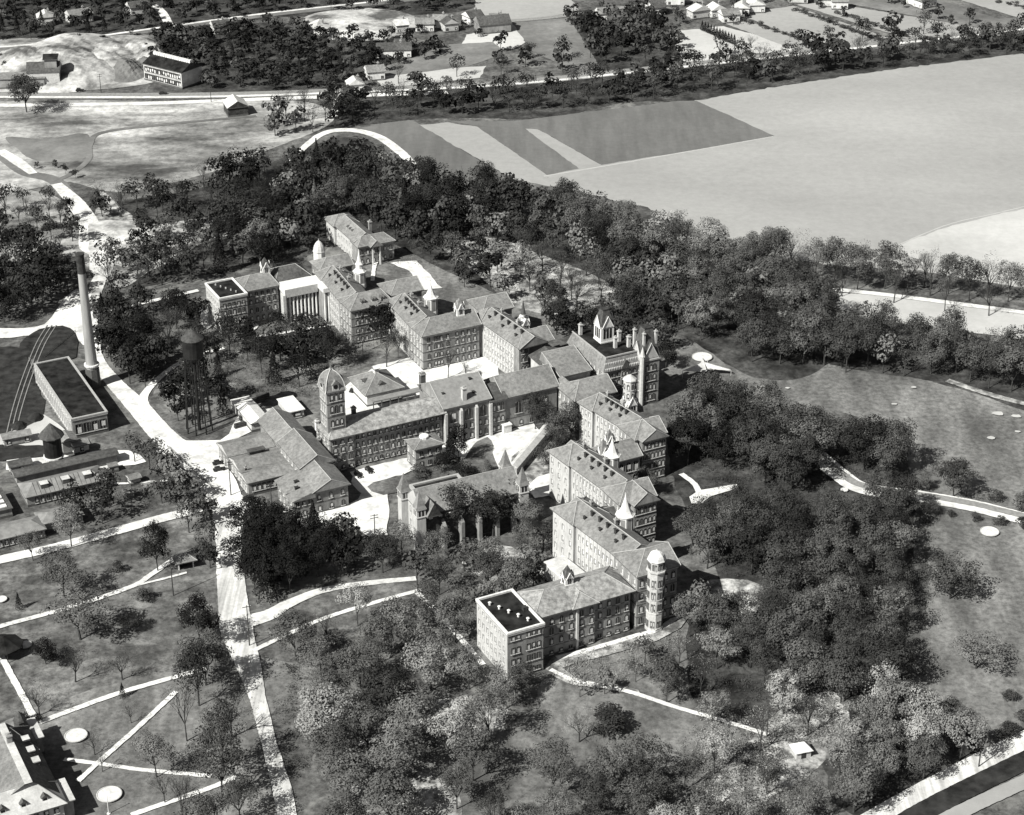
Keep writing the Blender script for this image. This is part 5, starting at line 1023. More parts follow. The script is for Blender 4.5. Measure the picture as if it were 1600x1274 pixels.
# unit trees: height 1, crown radius about .42 (scaled in x,y by radius/.42)
def mk(kind, n, cfg):
    P_[kind] = []
    for i in range(n):
        rng = np.random.default_rng(100+hash(kind) % 97*0+len(P_)*31+i)
        wm = wood_mesh(500+len(P_)*17+i, cfg['first'], cfg['ra'], cfg['spread'], cfg['depth'], seg=5)
        wmesh_ = wm.mesh(kind+'_wood', [cfg.get('bark', 'bark')])
        V = None
        if cfg['leaves']:
            P, N, c = crown_pts(rng, cfg['leaves'], .42, cfg['h0'], 1.0, cfg['nc'], cfg['cr'], cfg.get('shell', .75))
            V = leaf_quads(P, N, cfg['size'], rng, cfg.get('flat', .55))
            cm = arr_mesh(kind+'_crown', V, 4, ['leaf_mid'])
        else: cm = None
        P_[kind].append((wmesh_, cm))
mk('broad', 8, dict(leaves=4300, flat=.26, h0=.2, nc=30, cr=.31, size=.0155, first=.26, ra=.017, spread=.8, depth=2))
mk('open', 8, dict(leaves=3000, flat=.3, h0=.33, nc=34, cr=.25, size=.0135, first=.30, ra=.015, spread=.8, depth=3, shell=.6))
mk('bare', 5, dict(leaves=420, h0=.35, nc=24, cr=.22, size=.009, first=.28, ra=.016, spread=.75, depth=4, shell=.6))
mk('shrub', 4, dict(leaves=1500, h0=-.05, nc=16, cr=.42, size=.03, first=.3, ra=.02, spread=.8, depth=1))
# tall pines: long bare trunk with a dark tuft; spruces: cone of drooping sprays
P_['conifer'] = []
for i in range(4):
    rng = np.random.default_rng(900+i); n = 1500; z = rng.uniform(0, 1, n)**.8; th = rng.uniform(0, 6.283, n)
    lay = np.floor(z*11)/11; rr = (1-z)*.42*(.55+.45*(1-(z*11) % 1))*rng.uniform(.65, 1.05, n)*(1+.2*np.sin(3*th+lay*20))
    C = np.stack([rr*np.cos(th), rr*np.sin(th), .05+z*.95-.06*rr], 1); N = np.stack([np.cos(th)*.5, np.sin(th)*.5, np.full(n, .8)], 1)
    cm = arr_mesh('conifer_crown', leaf_quads(C, N, .026, rng, .5), 4, ['leaf_black'])
    P_['conifer'].append((MB().tube((0, 0, -.02), (0, 0, .95), .016, .004, 6).mesh('conifer_wood', ['bark']), cm))
P_['pine'] = []
for i in range(4):
    rng = np.random.default_rng(950+i); C, N, c = crown_pts(rng, 700, .42, .62, 1.0, 12, .36, .6)
    mb = MB().tube((0, 0, -.02), (rng.uniform(-.03, .03), rng.uniform(-.03, .03), .9), .012, .007, 6)
    for k in range(8):
        an = rng.uniform(0, 6.28); z0 = rng.uniform(.55, .85); mb.tube((0, 0, z0), (.3*math.cos(an), .3*math.sin(an), z0+rng.uniform(.03, .1)), .005, .002, 4, cap=False)
    P_['pine'].append((mb.mesh('pine_wood', ['bark']), arr_mesh('pine_crown', leaf_quads(C, N, .026, rng, .7), 4, ['leaf_black'])))
# cheap unit crowns for the joined far woods
LOW = {}
for kind, n, sz, h0 in (('broad', 440, .044, .15), ('open', 380, .033, .3), ('bare', 150, .02, .3), ('conifer', 300, .044, .05), ('tiny', 150, .075, .1)):
    LOW[kind] = []
    for i in range(6):
        rng = np.random.default_rng(1300+i)
        if kind == 'conifer':
            z = rng.uniform(0, 1, n); th = rng.uniform(0, 6.283, n); rr = (1-z)*.42*rng.uniform(.6, 1.05, n)
            P = np.stack([rr*np.cos(th), rr*np.sin(th), .05+z*.95], 1); N = np.stack([np.cos(th)*.6, np.sin(th)*.6, np.full(n, .7)], 1)
        else: P, N, _ = crown_pts(rng, n, .42, h0, 1.0, 15, .36, .7)
        V = leaf_quads(P, N, sz, rng, .28)
        mb = MB().tube((0, 0, -.02), (0, 0, .5), .018, .012, 4, cap=False)
        if kind != 'conifer':
            for k in range(7 if kind == 'bare' else 5):
                an = rng.uniform(0, 6.28); rr = rng.uniform(.15, .34); mb.tube((0, 0, rng.uniform(.22, .45)), (rr*math.cos(an), rr*math.sin(an), rng.uniform(.6, .88)), .009, .003, 3 if False else 4, cap=False)
        LOW[kind].append((V, np.array(mb.v), np.array(mb.f)))
TREES = []
def ok(x, y, pad=0):
    for P in EXCL:
        if inpoly(x, y, P): return False
    return True
GRID = {}
def near(x, y, s):
    gx, gy = int(x//8), int(y//8); k = int(s//8)+1
    for a in range(gx-k, gx+k+1):
        for b in range(gy-k, gy+k+1):
            for (p, q, r) in GRID.get((a, b), ()):
                if (p-x)**2+(q-y)**2 < (s*.5+r*.5)**2: return True
    return False
def addtree(x, y, h, r, kind, tone, phrase, label=None, s=0):
    TREES.append(dict(x=x, y=y, h=h, r=r, kind=kind, tone=tone, ph=phrase, label=label)); GRID.setdefault((int(x//8), int(y//8)), []).append((x, y, s or r*1.2))
def one(px, py, h, r, kind, tone, label): 
    x, y = G(px, py); q = 1.18 if h > 8 else 1.0; addtree(x, y, h*q, r*(1.08 if h > 8 else 1), kind, tone, None, label)
def region(phrase, poly, sp, hr, kinds, tones, tries=60, world=False, fr=(.35, .46), check=True, k=1.28):
    sp = sp*.84; hr = (hr[0]*k, hr[1]*k)
    P = [G(*p) for p in poly]; x0 = min(p[0] for p in P); x1 = max(p[0] for p in P); y0 = min(p[1] for p in P); y1 = max(p[1] for p in P)
    n = int((x1-x0)*(y1-y0)/(sp*sp)*9)
    kk = [k_ for k_, c in kinds for _ in range(c)]; tt = [k_ for k_, c in tones for _ in range(c)]
    for _ in range(n):
        x, y = rnd.uniform(x0, x1), rnd.uniform(y0, y1)
        if not inpoly(x, y, P) or (check and not ok(x, y)) or near(x, y, sp): continue
        h = rnd.uniform(*hr); kind = rnd.choice(kk); f = rnd.uniform(*fr)
        if kind == 'shrub': h *= .3; f = .8
        if kind == 'pine': f = .24
        if kind == 'conifer': f = .28
        addtree(x, y, h, h*f, kind, rnd.choice(tt), phrase, s=sp)
# single, recognisable trees first
one(42, 176, 17, 9, 'broad', 'dark', 'lone spreading dark tree on the bare ground by the railway, upper left corner')
one(265, 552, 19, 9, 'bare', 'dark', 'large bare vase shaped tree on the grass left of the elevated water tower')
one(247, 893, 15, 5, 'broad', 'black', 'tall trunked dark tree on the lawn, just left of the garden shelter')
one(112, 855, 13, 6, 'open', 'mid', 'half leafed tree beside the wide path at the left, its shadow on the lawn')
one(52, 876, 9, 4.6, 'open', 'mid', 'small leafy tree on the near side of the wide path near the left edge')
one(100, 932, 13, 8, 'open', 'mid', 'broad thin tree on the left lawn above the narrow white path')
one(126, 1000, 14, 10, 'open', 'mid', 'very broad thin tree straddling the narrow white path on the left lawn')
one(205, 986, 6, 4, 'broad', 'dark', 'low round tree with a black shadow in the middle of the left lawn')
one(312, 1012, 15, 5.5, 'broad', 'black', 'compact black tree at the left edge of the wide white drive')
one(72, 1038, 8, 5, 'broad', 'black', 'low black bushy tree on the lawn right of the small round sand bed')
one(30, 952, 6, 1.7, 'conifer', 'black', 'small dark columnar evergreen on the lawn near the left edge')
one(192, 1090, 5, 1.5, 'conifer', 'black', 'tiny dark cone shaped evergreen beside the white path at the lower left')
one(118, 1066, 11, 6.5, 'bare', 'dark', 'bare low branched tree on the lawn above the corner house path')
one(191, 1062, 9, 6, 'bare', 'dark', 'wide bare tree casting a twiggy shadow in the middle of the lower left lawn')
one(62, 1118, 9, 6, 'bare', 'dark', 'bare tree at the top end of the corner house path')
one(205, 1130, 8, 4, 'bare', 'dark', 'small bare tree between the two crossing white paths, upper')
one(148, 1180, 8, 4.5, 'bare', 'dark', 'small bare tree right of the upper round sand bed of the corner house')
one(160, 1206, 7, 3.5, 'bare', 'dark', 'small bare tree where the two white paths cross')
one(245, 1215, 12, 6, 'open', 'mid', 'thinly leafed tree right of the crossing white paths')
one(292, 1158, 18, 6, 'bare', 'dark', 'tall bare trunked tree at the lower left with a long slanting shadow')
one(350, 1205, 19, 6.5, 'open', 'dark', 'tall thin crowned tree at the lower left beside the drive, long trunk')
one(285, 1290, 17, 6, 'bare', 'dark', 'tall bare tree cut by the bottom edge, right of the lowest sand bed')
one(258, 1255, 10, 5, 'bare', 'dark', 'bare tree just above the bottom edge left of the drive')
one(228, 938, 4, 3, 'shrub', 'dark', 'dark shrub just below the fork of the narrow white path'); one(185, 893, 3.5, 2, 'shrub', 'dark', 'small dark upright shrub in the open left lawn'); one(60, 1130, 3, 1.6, 'shrub', 'black', 'rounded black shrub flanking the corner house walk on the left'); one(38, 1128, 3, 1.8, 'shrub', 'black', 'rounded black shrub at the corner of the corner house roof')
one(1490, 776, 12, 7, 'broad', 'dark', 'big round dark tree standing alone on the grass above the right hand road')
one(1484, 936, 13, 7.5, 'broad', 'dark', 'round dark tree standing alone on the lower right lawn')
one(1525, 1045, 9, 8.5, 'open', 'mid', 'low spreading half leafed tree alone on the lower right lawn')
one(1440, 766, 7, 4.2, 'broad', 'mid', 'small round tree at the wood corner by the right hand road'); one(1453, 803, 5, 3.4, 'broad', 'dark', 'round bush tree on the near side of the right hand road')
for i, (px, py, hh, rr) in enumerate([(1486, 808, 2.6, 1.4), (1524, 814, 3, 1.7), (1560, 820, 3.6, 2.0), (1597, 826, 4.5, 2.4), (1554, 783, 4.4, 2.2), (1597, 796, 7, 3.6), (1578, 1095, 3.4, 2.2), (1573, 1150, 4, 3), (1602, 1130, 4, 3), (1572, 1146, 3.2, 2.6)]):
    one(px, py, hh, rr, 'shrub', 'dark', ['small dark shrub on the near verge of the right hand road, first from the wood', 'small dark shrub on the near verge, second from the wood', 'small upright shrub on the near verge, third from the wood', 'shrub on the near verge cut by the right edge', 'dark shrub on the far side of the right hand road', 'leafy dark shrub on the far side of the road at the right edge', 'low isolated bush on the lower right lawn', 'leafy bush above the bright road at the lower right', 'bush at the right edge above the bright road', 'low bush beside the leafy bush above the bright road'][i])
one(952, 1142, 7, 5.5, 'shrub', 'dark', 'round mottled bush in the open lawn below the nearest range'); one(958, 1140, 6, 4, 'broad', 'dark', 'dark tree half merged with the round mottled bush on the lawn')
one(862, 1248, 15, 7, 'open', 'mid', 'airy small leaved tree standing apart on the lower middle lawn'); one(905, 1160, 9, 6.5, 'bare', 'light', 'pale bare blossom tree on the lawn below the nearest range')
one(816, 1085, 9, 4.8, 'broad', 'dark', 'round dark tree just below the corner of the nearest flat roofed block')
one(604, 540+35, 14, 6.5, 'bare', 'dark', 'bare spreading tree on the bright court left of the arched window wing'); one(700, 592, 14, 5, 'bare', 'dark', 'bare tree in front of the arched window wing')
one(727, 596, 9, 3, 'bare', 'dark', 'slender bare tree near the long sunlit wing wall'); one(836, 672, 12, 5, 'broad', 'dark', 'dark tree against the assembly hall, top end of the covered walk')
one(622, 560, 11, 4, 'open', 'dark', 'dark thin tree at the edge of the bright court'); one(703, 724, 10, 3.6, 'conifer', 'black', 'black evergreen against the dining hall front beside the small annex'); one(716, 722, 12, 4.2, 'broad', 'black', 'black rounded evergreen in front of the buttressed dining hall'); one(690, 738, 7, 4, 'broad', 'black', 'low black evergreen right of the small annex'); one(728, 744, 4, 4.5, 'shrub', 'black', 'wide low black shrub bed on the court lawn'); one(655, 745, 4, 3.5, 'shrub', 'mid', 'leafy shrub at the foot of the small annex')
one(760, 740, 5, 1.8, 'shrub', 'mid', 'small shrub beside the chapel turret on the court lawn')
one(705, 838, 17, 6.5, 'broad', 'dark', 'tall dark tree rising in front of the middle of the chapel'); one(742, 832, 15, 6, 'broad', 'black', 'black tree in front of the chapel'); one(770, 838, 14, 6, 'broad', 'dark', 'dark tree at the right end of the chapel front'); one(800, 812, 14, 6, 'broad', 'dark', 'dark tree below the front right chapel turret'); one(825, 840, 12, 5, 'broad', 'mid', 'leafy tree between the chapel and the tall near wing')
one(870, 700, 13, 5.5, 'broad', 'dark', 'dark tree by the foot of the farthest stepped wing'); one(892, 690, 13, 5.5, 'broad', 'dark', 'dark tree against the left wall of the farthest stepped wing'); one(880, 726, 11, 5, 'open', 'dark', 'thin dark tree beside the covered walk, lower side'); one(858, 735, 9, 4.5, 'broad', 'dark', 'small dark tree right of the covered walk')
one(1008, 775, 9, 4.4, 'broad', 'dark', 'dark tree in the angle below the second gabled wing front'); one(1040, 575, 9, 5, 'broad', 'black', 'black round tree right of the entrance tower')
one(1478, 1142, 9, 4.5, 'broad', 'mid', 'leafy tree at the wood tip above the bright road')
one(310, 640, 19, 4.5, 'pine', 'black', 'slender dark pine beside the elevated water tower legs')
one(342, 590, 9, 2.6, 'conifer', 'black', 'small pointed spruce right of the elevated water tower tank')
for px, py in ((1178, 62), (1186, 67)): pass
for i in range(12):
    t_ = i/11; one(1097+50*t_, 47+22*t_, 5.5, 2.0, 'conifer', 'black', None); TREES[-1]['ph'] = 'in the straight row between the pale top fields'
W = lambda *a: list(a)
D = W(('deep', 6), ('dark', 3), ('mid', 1), ('black', 2)); DM = W(('dark', 3), ('mid', 3)); ML = W(('mid', 5), ('light', 2), ('dark', 3)); L_ = W(('light', 5), ('mid', 2)); BK = W(('black', 3), ('deep', 4))
region('in the black mass beside the wide drive', [(384, 925), (378, 870), (392, 850), (440, 850), (462, 870), (455, 930), (420, 940)], 5.5, (14, 17), [('conifer', 2), ('broad', 3)], [('black', 1)], fr=(.34, .46), k=1.05)
region('in the dark clump below the broad gabled workshop', [(462, 880), (480, 852), (530, 856), (575, 880), (560, 905), (480, 915)], 6.5, (9, 13), [('broad', 3), ('conifer', 1)], [('black', 4), ('deep', 1)])
region('in the dark trees around the elevated water tower', [(268, 640), (290, 600), (345, 610), (385, 640), (375, 690), (290, 695)], 8, (6, 13), [('broad', 3), ('conifer', 1)], BK)
region('beside the drive left of the workshops', [(236, 655), (262, 660), (280, 690), (262, 690)], 6, (5, 8), [('broad', 1)], BK)
region('in the black thicket right of the smokestack', [(155, 500), (185, 488), (240, 540), (270, 575), (228, 608), (195, 600), (160, 555)], 7.5, (9, 14), [('broad', 3), ('conifer', 1)], BK)
region('between the far range and the water tower lawn', [(190, 480), (310, 500), (325, 530), (430, 535), (520, 530), (600, 535), (590, 560), (490, 595), (470, 625), (430, 610), (400, 575), (330, 570), (300, 520), (200, 505)], 9.5, (9, 14), [('broad', 3), ('open', 2), ('conifer', 1), ('bare', 1)], BK)
region('close in front of the far columned range', [(396, 525), (540, 512), (560, 530), (420, 545)], 9, (7, 10), [('broad', 2), ('bare', 2)], BK)
region('beyond the rubble yard at the left', [(165, 400), (240, 372), (310, 372), (320, 400), (230, 425), (170, 430)], 10, (9, 12), [('open', 2), ('broad', 3), ('bare', 1)], D)
region('left of the far flat roofed block', [(160, 480), (300, 445), (330, 420), (310, 398), (250, 400), (200, 425), (160, 440)], 9, (10, 14), [('open', 2), ('broad', 2), ('bare', 1)], D)
region('in the dark wood left of the smokestack', [(-40, 410), (60, 410), (112, 430), (118, 465), (90, 490), (60, 505), (-40, 508)], 8.5, (9, 14), [('broad', 4), ('open', 1)], BK)
region('by the bend of the track at the left', [(-40, 330), (70, 320), (115, 345), (112, 430), (60, 435), (-40, 430)], 10, (8, 12), [('broad', 2), ('bare', 2), ('open', 2)], D)
region('by the bend of the track at the left', [(20, 320), (100, 320), (114, 360), (30, 345)], 9, (8, 11), [('broad', 1)], BK)
region('beside the pale fields at the left', [(50, 262), (130, 262), (120, 280), (90, 282)], 8, (3, 6), [('broad', 1)], D)
region('along the lower edge of the bare ground', [(130, 332), (240, 312), (330, 290), (420, 262), (440, 300), (420, 360), (330, 372), (262, 345), (170, 345)], 10, (10, 14), [('broad', 2), ('open', 2), ('bare', 3)], BK)
region('in the upper dark wood', [(330, 370), (440, 312), (480, 268), (545, 262), (620, 282), (690, 315), (760, 345), (700, 360), (690, 385), (610, 385), (560, 340), (510, 345), (500, 385), (470, 400), (420, 425), (330, 430), (310, 405)], 8.5, (11, 16), [('broad', 5), ('open', 2), ('conifer', 1)], D)
region('in the upper dark wood', [(640, 292), (770, 322), (870, 345), (880, 380), (780, 385), (700, 370)], 9, (11, 15), [('broad', 4), ('open', 2)], D)
region('around the upper villa', [(610, 380), (700, 370), (760, 400), (800, 440), (830, 470), (780, 470), (700, 450), (690, 420), (640, 400)], 11, (9, 13), [('broad', 3), ('open', 2)], D)
region('on the sunlit slope above the slender white spire', [(700, 385), (850, 385), (970, 455), (890, 505), (840, 520), (830, 480), (760, 440)], 11.5, (11, 15), [('open', 3), ('bare', 4), ('broad', 1)], DM)
one(762, 318, 17, 5, 'broad', 'black', 'single dark tree standing taller at the field edge above the crest')
region('along the crest of the big wood', [(860, 342), (1000, 376), (1100, 402), (1165, 440), (1160, 460), (1120, 470), (1000, 420), (880, 385)], 9.5, (13, 17), [('broad', 3), ('open', 2)], W(('mid', 4), ('light', 1), ('dark', 4)))
region('in the middle of the big wood', [(880, 385), (1000, 420), (1120, 470), (1180, 440), (1290, 500), (1300, 570), (1200, 580), (1120, 565), (1090, 530), (1010, 510), (960, 505), (950, 470)], 9, (12, 16), [('broad', 5), ('open', 1)], W(('deep', 3), ('dark', 5), ('mid', 3)))
region('behind the main block', [(850, 525), (880, 500), (930, 515), (1010, 530), (1060, 540), (1040, 560), (985, 545), (900, 540)], 8, (9, 12), [('broad', 3), ('open', 1)], D)
region('in the row below the pale field', [(1165, 432), (1300, 448), (1450, 466), (1640, 494), (1640, 478), (1450, 450), (1300, 432), (1180, 418)], 9, (13, 17), [('broad', 3), ('open', 3), ('bare', 1)], W(('dark', 3), ('mid', 3)), check=False)
region('in the row below the pale field', [(1165, 440), (1290, 462), (1640, 512), (1640, 504), (1300, 454), (1170, 434)], 14, (11, 15), [('open', 2), ('bare', 3)], D, check=False)
region('in the wood edge above the right hand lawn', [(1290, 560), (1340, 520), (1440, 548), (1640, 585), (1640, 640), (1560, 615), (1480, 590), (1400, 590), (1300, 585)], 8.5, (12, 16), [('broad', 3), ('open', 4), ('bare', 1)], W(('dark', 4), ('mid', 3)))
region('in the dark wood right of the main entrance', [(1064, 700), (1080, 655), (1130, 650), (1200, 665), (1225, 700), (1180, 720), (1120, 745), (1070, 735)], 8.5, (12, 16), [('broad', 5), ('open', 1)], W(('dark', 4), ('black', 2), ('mid', 2)))
region('in the wood above the right hand road', [(1215, 712), (1268, 700), (1262, 740), (1250, 775), (1200, 775), (1170, 745)], 8.5, (12, 16), [('broad', 5)], W(('dark', 4), ('black', 2), ('mid', 1)))
region('beyond the road bend on the right', [(1290, 700), (1360, 706), (1425, 748), (1418, 764), (1345, 748), (1310, 728)], 8.5, (12, 16), [('broad', 5)], W(('dark', 4), ('deep', 2), ('mid', 1)))
region('on the near side of the road bend', [(1350, 790), (1395, 792), (1425, 800), (1400, 812), (1360, 806)], 8, (9, 12), [('broad', 3)], W(('dark', 4), ('mid', 2)))
EXCL.append([G(1105, 900), G(1190, 905), G(1195, 955), G(1130, 975), G(1095, 950)]); EXCL.append([G(1240, 935), G(1275, 925), G(1280, 955), G(1250, 960)]); EXCL.append([G(1355, 945), G(1385, 950), G(1380, 975), G(1360, 970)])
region('in the main right hand wood', [(1078, 850), (1150, 815), (1260, 828), (1320, 850), (1395, 830), (1415, 880), (1408, 960), (1300, 950), (1200, 925), (1110, 905), (1072, 905)], 9.4, (11, 15), [('broad', 6), ('open', 1)], W(('deep', 2), ('dark', 5), ('mid', 3)))
region('in the lower right wood', [(1110, 985), (1200, 960), (1300, 960), (1405, 975), (1410, 1060), (1400, 1110), (1300, 1110), (1180, 1080), (1110, 1050)], 9.5, (11, 15), [('broad', 4), ('open', 3)], W(('mid', 4), ('light', 1), ('dark', 4)))
region('in the light leafed grove by the bright road', [(1300, 1190), (1370, 1140), (1450, 1150), (1530, 1172), (1500, 1210), (1420, 1250), (1350, 1275), (1300, 1260)], 8.5, (10, 14), [('broad', 5), ('open', 1)], W(('light', 4), ('mid', 3)))
region('on the open woodland floor at the lower right', [(1060, 1010), (1120, 1090), (1240, 1110), (1290, 1130), (1290, 1290), (1120, 1310), (1060, 1230), (1120, 1180), (1090, 1120), (1050, 1090)], 13, (9, 13), [('open', 4), ('bare', 4), ('broad', 2)], ML)
region('along the front of the nearest range', [(868, 1075), (930, 1060), (1000, 1040), (1060, 1020), (1080, 1040), (1060, 1075), (960, 1095), (880, 1090)], 8, (6, 9), [('broad', 3), ('open', 1)], DM)
region('right of the octagonal stair tower', [(1050, 1030), (1090, 960), (1110, 980), (1110, 1110), (1060, 1120), (1010, 1110), (1030, 1070)], 9.5, (9, 12), [('broad', 3), ('open', 2)], DM)
region('at the lower middle of the lawn', [(900, 1230), (960, 1215), (1060, 1225), (1150, 1245), (1150, 1330), (900, 1330), (740, 1330), (760, 1290), (840, 1280)], 10, (9, 13), [('open', 5), ('broad', 2)], ML)
region('below the chapel front', [(560, 880), (600, 870), (660, 875), (740, 880), (780, 920), (820, 930), (800, 955), (740, 960), (640, 915), (570, 900)], 9.5, (9, 13), [('open', 5), ('broad', 2), ('bare', 1)], W(('mid', 3), ('dark', 3)))
region('left of the tall near wing', [(815, 870), (850, 850), (875, 880), (900, 905), (860, 935), (790, 945), (800, 900)], 8.5, (8, 11), [('broad', 3), ('open', 2)], D)
region('between the drive and the nearest flat roofed block', [(440, 1000), (520, 990), (620, 950), (680, 960), (740, 1010), (800, 1050), (815, 1100), (780, 1130), (700, 1080), (560, 1080), (470, 1050)], 12.2, (10, 14), [('open', 4), ('broad', 5), ('bare', 1)], W(('mid', 5), ('dark', 3), ('light', 1)), fr=(.38, .5))
region('in the open grove at bottom left', [(475, 1110), (560, 1100), (660, 1150), (800, 1140), (760, 1200), (700, 1290), (640, 1330), (525, 1330), (500, 1200)], 12.4, (11, 15), [('open', 4), ('broad', 5), ('bare', 1)], ML, fr=(.4, .52))
region('left of the lower end of the drive', [(300, 1080), (345, 1060), (355, 1100), (375, 1180), (385, 1330), (320, 1330), (350, 1260), (320, 1190)], 10.5, (12, 16), [('open', 3), ('bare', 2), ('broad', 2)], W(('dark', 3), ('mid', 2)))
region('between the left road and the greenhouses', [(205, 715), (240, 722), (300, 780), (328, 828), (290, 850), (255, 800), (228, 745)], 7.5, (8, 11), [('broad', 3), ('open', 3)], W(('dark', 3), ('mid', 2)))
region('at the edge of the wide drive', [(318, 850), (332, 860), (330, 900), (300, 900), (290, 870)], 8, (7, 10), [('broad', 1), ('open', 1)], D)
region('among the greenhouses at the left', [(80, 815), (150, 790), (205, 790), (195, 812), (120, 835)], 9, (8, 12), [('bare', 3), ('open', 3)], BK, check=False)
# far belts ---------------------------------------------------------------------------
FM = W(('deep', 5), ('black', 3), ('dark', 2))
region('in the belt along the railway', [(560, 158), (800, 148), (1000, 128), (1060, 112), (1300, 90), (1600, 56), (1640, 62), (1590, 84), (1340, 112), (1100, 145), (1000, 158), (860, 172), (740, 180), (640, 182), (540, 195), (490, 190)], 10, (11, 16), [('broad', 3), ('open', 4), ('bare', 2)], FM, k=1.0)
region('just beyond the railway', [(620, 138), (800, 122), (1060, 100), (1260, 76), (1480, 56), (1480, 50), (1250, 70), (1060, 90), (800, 110), (620, 126)], 19, (8, 12), [('broad', 3), ('open', 3), ('bare', 1)], FM)
region('in the dark wood at the top left', [(-60, -30), (760, -30), (740, 10), (640, 22), (560, 30), (480, 18), (300, 34), (200, 48), (60, 62), (-60, 66)], 10.5, (10, 14), [('broad', 9), ('conifer', 1)], W(('black', 4), ('deep', 3), ('dark', 1)), k=.85)
region('in the dark wood above the factory', [(235, 66), (420, 44), (560, 66), (690, 76), (680, 92), (640, 96), (590, 120), (570, 138), (480, 140), (310, 144), (290, 112), (232, 100)], 9.5, (10, 15), [('broad', 9), ('conifer', 1)], W(('black', 3), ('deep', 4), ('dark', 1)), k=.78, fr=(.42, .55))
region('in the dark clump above the railway', [(890, 34), (940, 44), (1010, 30), (1055, 70), (1060, 100), (980, 108), (925, 96)], 11, (12, 17), [('broad', 5)], W(('black', 2), ('deep', 4), ('dark', 3)), k=.95)
region('in the scrub field by the top clump', [(780, 76), (880, 80), (920, 115), (800, 122), (760, 100)], 17, (6, 12), [('broad', 2), ('open', 1)], FM)
region('among the houses of the top village', [(930, 14), (1060, -10), (1240, -10), (1330, 30), (1290, 24), (1200, 18), (1180, 36), (1120, 44), (1060, 40), (1010, 34)], 17, (4, 7), [('broad', 4), ('open', 1)], FM)
region('among the houses in the upper middle', [(600, 44), (790, 36), (790, 50), (740, 62), (600, 66), (480, 66), (400, 52)], 20, (4, 7), [('broad', 1)], FM)
region('on the upper right field hedges', [(1360, -10), (1470, 22), (1520, 38), (1500, 44), (1400, 14), (1340, -4)], 13, (4, 8), [('broad', 1)], FM)
region('at the top right edge of the belt', [(1585, 66), (1640, 60), (1640, 110), (1590, 90)], 11, (10, 14), [('broad', 1)], W(('black', 1)))
region('left of the railway crossing', [(415, 215), (440, 180), (500, 165), (545, 175), (520, 205), (460, 215)], 10, (10, 14), [('bare', 2), ('broad', 3)], W(('black', 2), ('dark', 2)))
for a, c, s in (((1245, 18), (1395, 72), 4), ((1310, 22), (1420, 60), 5), ((1150, 30), (1300, 80), 6), ((1560, 4), (1700, 40), 6)):
    p = G(*a); q = G(*c); n = int(math.dist(p, q)/s)
    for i in range(n):
        t_ = i/n; addtree(p[0]+(q[0]-p[0])*t_+rnd.uniform(-1, 1), p[1]+(q[1]-p[1])*t_+rnd.uniform(-1, 1), rnd.uniform(1.5, 3.5), 2.6, 'broad', 'dark', 'hedge')
region('on the banks around the spoil heaps', [(-20, 84), (60, 74), (200, 62), (232, 66), (228, 100), (160, 74), (60, 92), (-20, 118)], 11, (2.5, 6), [('broad', 3), ('shrub', 1)], FM, check=False, k=1)
region('in the gardens beside the top road', [(60, 74), (260, 46), (250, 54), (80, 84)], 14, (3, 7), [('broad', 2)], FM, k=1)
# build ---------------------------------------------------------------------------------
TONE = {'deep': 'leaf_deep', 'light': 'leaf_light', 'mid': 'leaf_mid', 'dark': 'leaf_dark', 'black': 'leaf_black'}
WORD = {'deep': 'deep grey', 'light': 'pale', 'mid': 'grey', 'dark': 'dark', 'black': 'black'}
BOX = {}
def scr(t):
    fw = t['y']*math.cos(PITCH)+CAMZ*math.sin(PITCH); return t['x']/fw, (t['y']*math.sin(PITCH)-CAMZ*math.cos(PITCH))/fw
def spot(t):
    a, b_ = scr(t)
    if t['ph'] not in BOX:
        Q = [scr(q) for q in TREES if q['ph'] == t['ph']]; BOX[t['ph']] = (min(q[0] for q in Q), max(q[0] for q in Q), min(q[1] for q in Q), max(q[1] for q in Q))
    x0, x1, y0, y1 = BOX[t['ph']]; i = min(2, int(3*(a-x0)/(x1-x0+1e-9))); j = min(2, int(3*(b_-y0)/(y1-y0+1e-9)))
    return [['lower left part', 'lower middle part', 'lower right part'], ['left part', 'centre', 'right part'], ['upper left part', 'upper middle part', 'upper right part']][j][i]
def size_px(t): return t['h']*pxm(t['x'], t['y'])+t['r']*pxm(t['x'], t['y'])
def infr(t):
    fw = t['y']*math.cos(PITCH)+CAMZ*math.sin(PITCH); up = t['y']*math.sin(PITCH)-CAMZ*math.cos(PITCH)
    return abs(FOC*t['x']/fw) < 830 and -700 < -FOC*up/fw+0 < 1e9
fam = {'broad': 'tree', 'open': 'tree', 'bare': 'bare_tree', 'conifer': 'conifer', 'pine': 'conifer', 'shrub': 'shrub'}
NICE = {'tree': ('tree', 'deciduous_tree'), 'bare_tree': ('tree', 'bare_tree'), 'conifer': ('conifer', 'conifer'), 'shrub': ('shrub', 'shrub')}
solo = []; rest = []
for F_ in ('tree', 'bare_tree', 'conifer', 'shrub'):
    L = [t for t in TREES if fam[t['kind']] == F_ and t['ph'] != 'hedge']
    L.sort(key=lambda t: -(size_px(t)+(1e4 if t['label'] else 0)-(1e3 if not infr(t) else 0)))
    solo += L[:300]; rest += [(F_, t) for t in L[300:]]
rest += [('hedge', t) for t in TREES if t['ph'] == 'hedge']
print('trees', len(TREES), 'solo', len(solo), 'rest', len(rest))
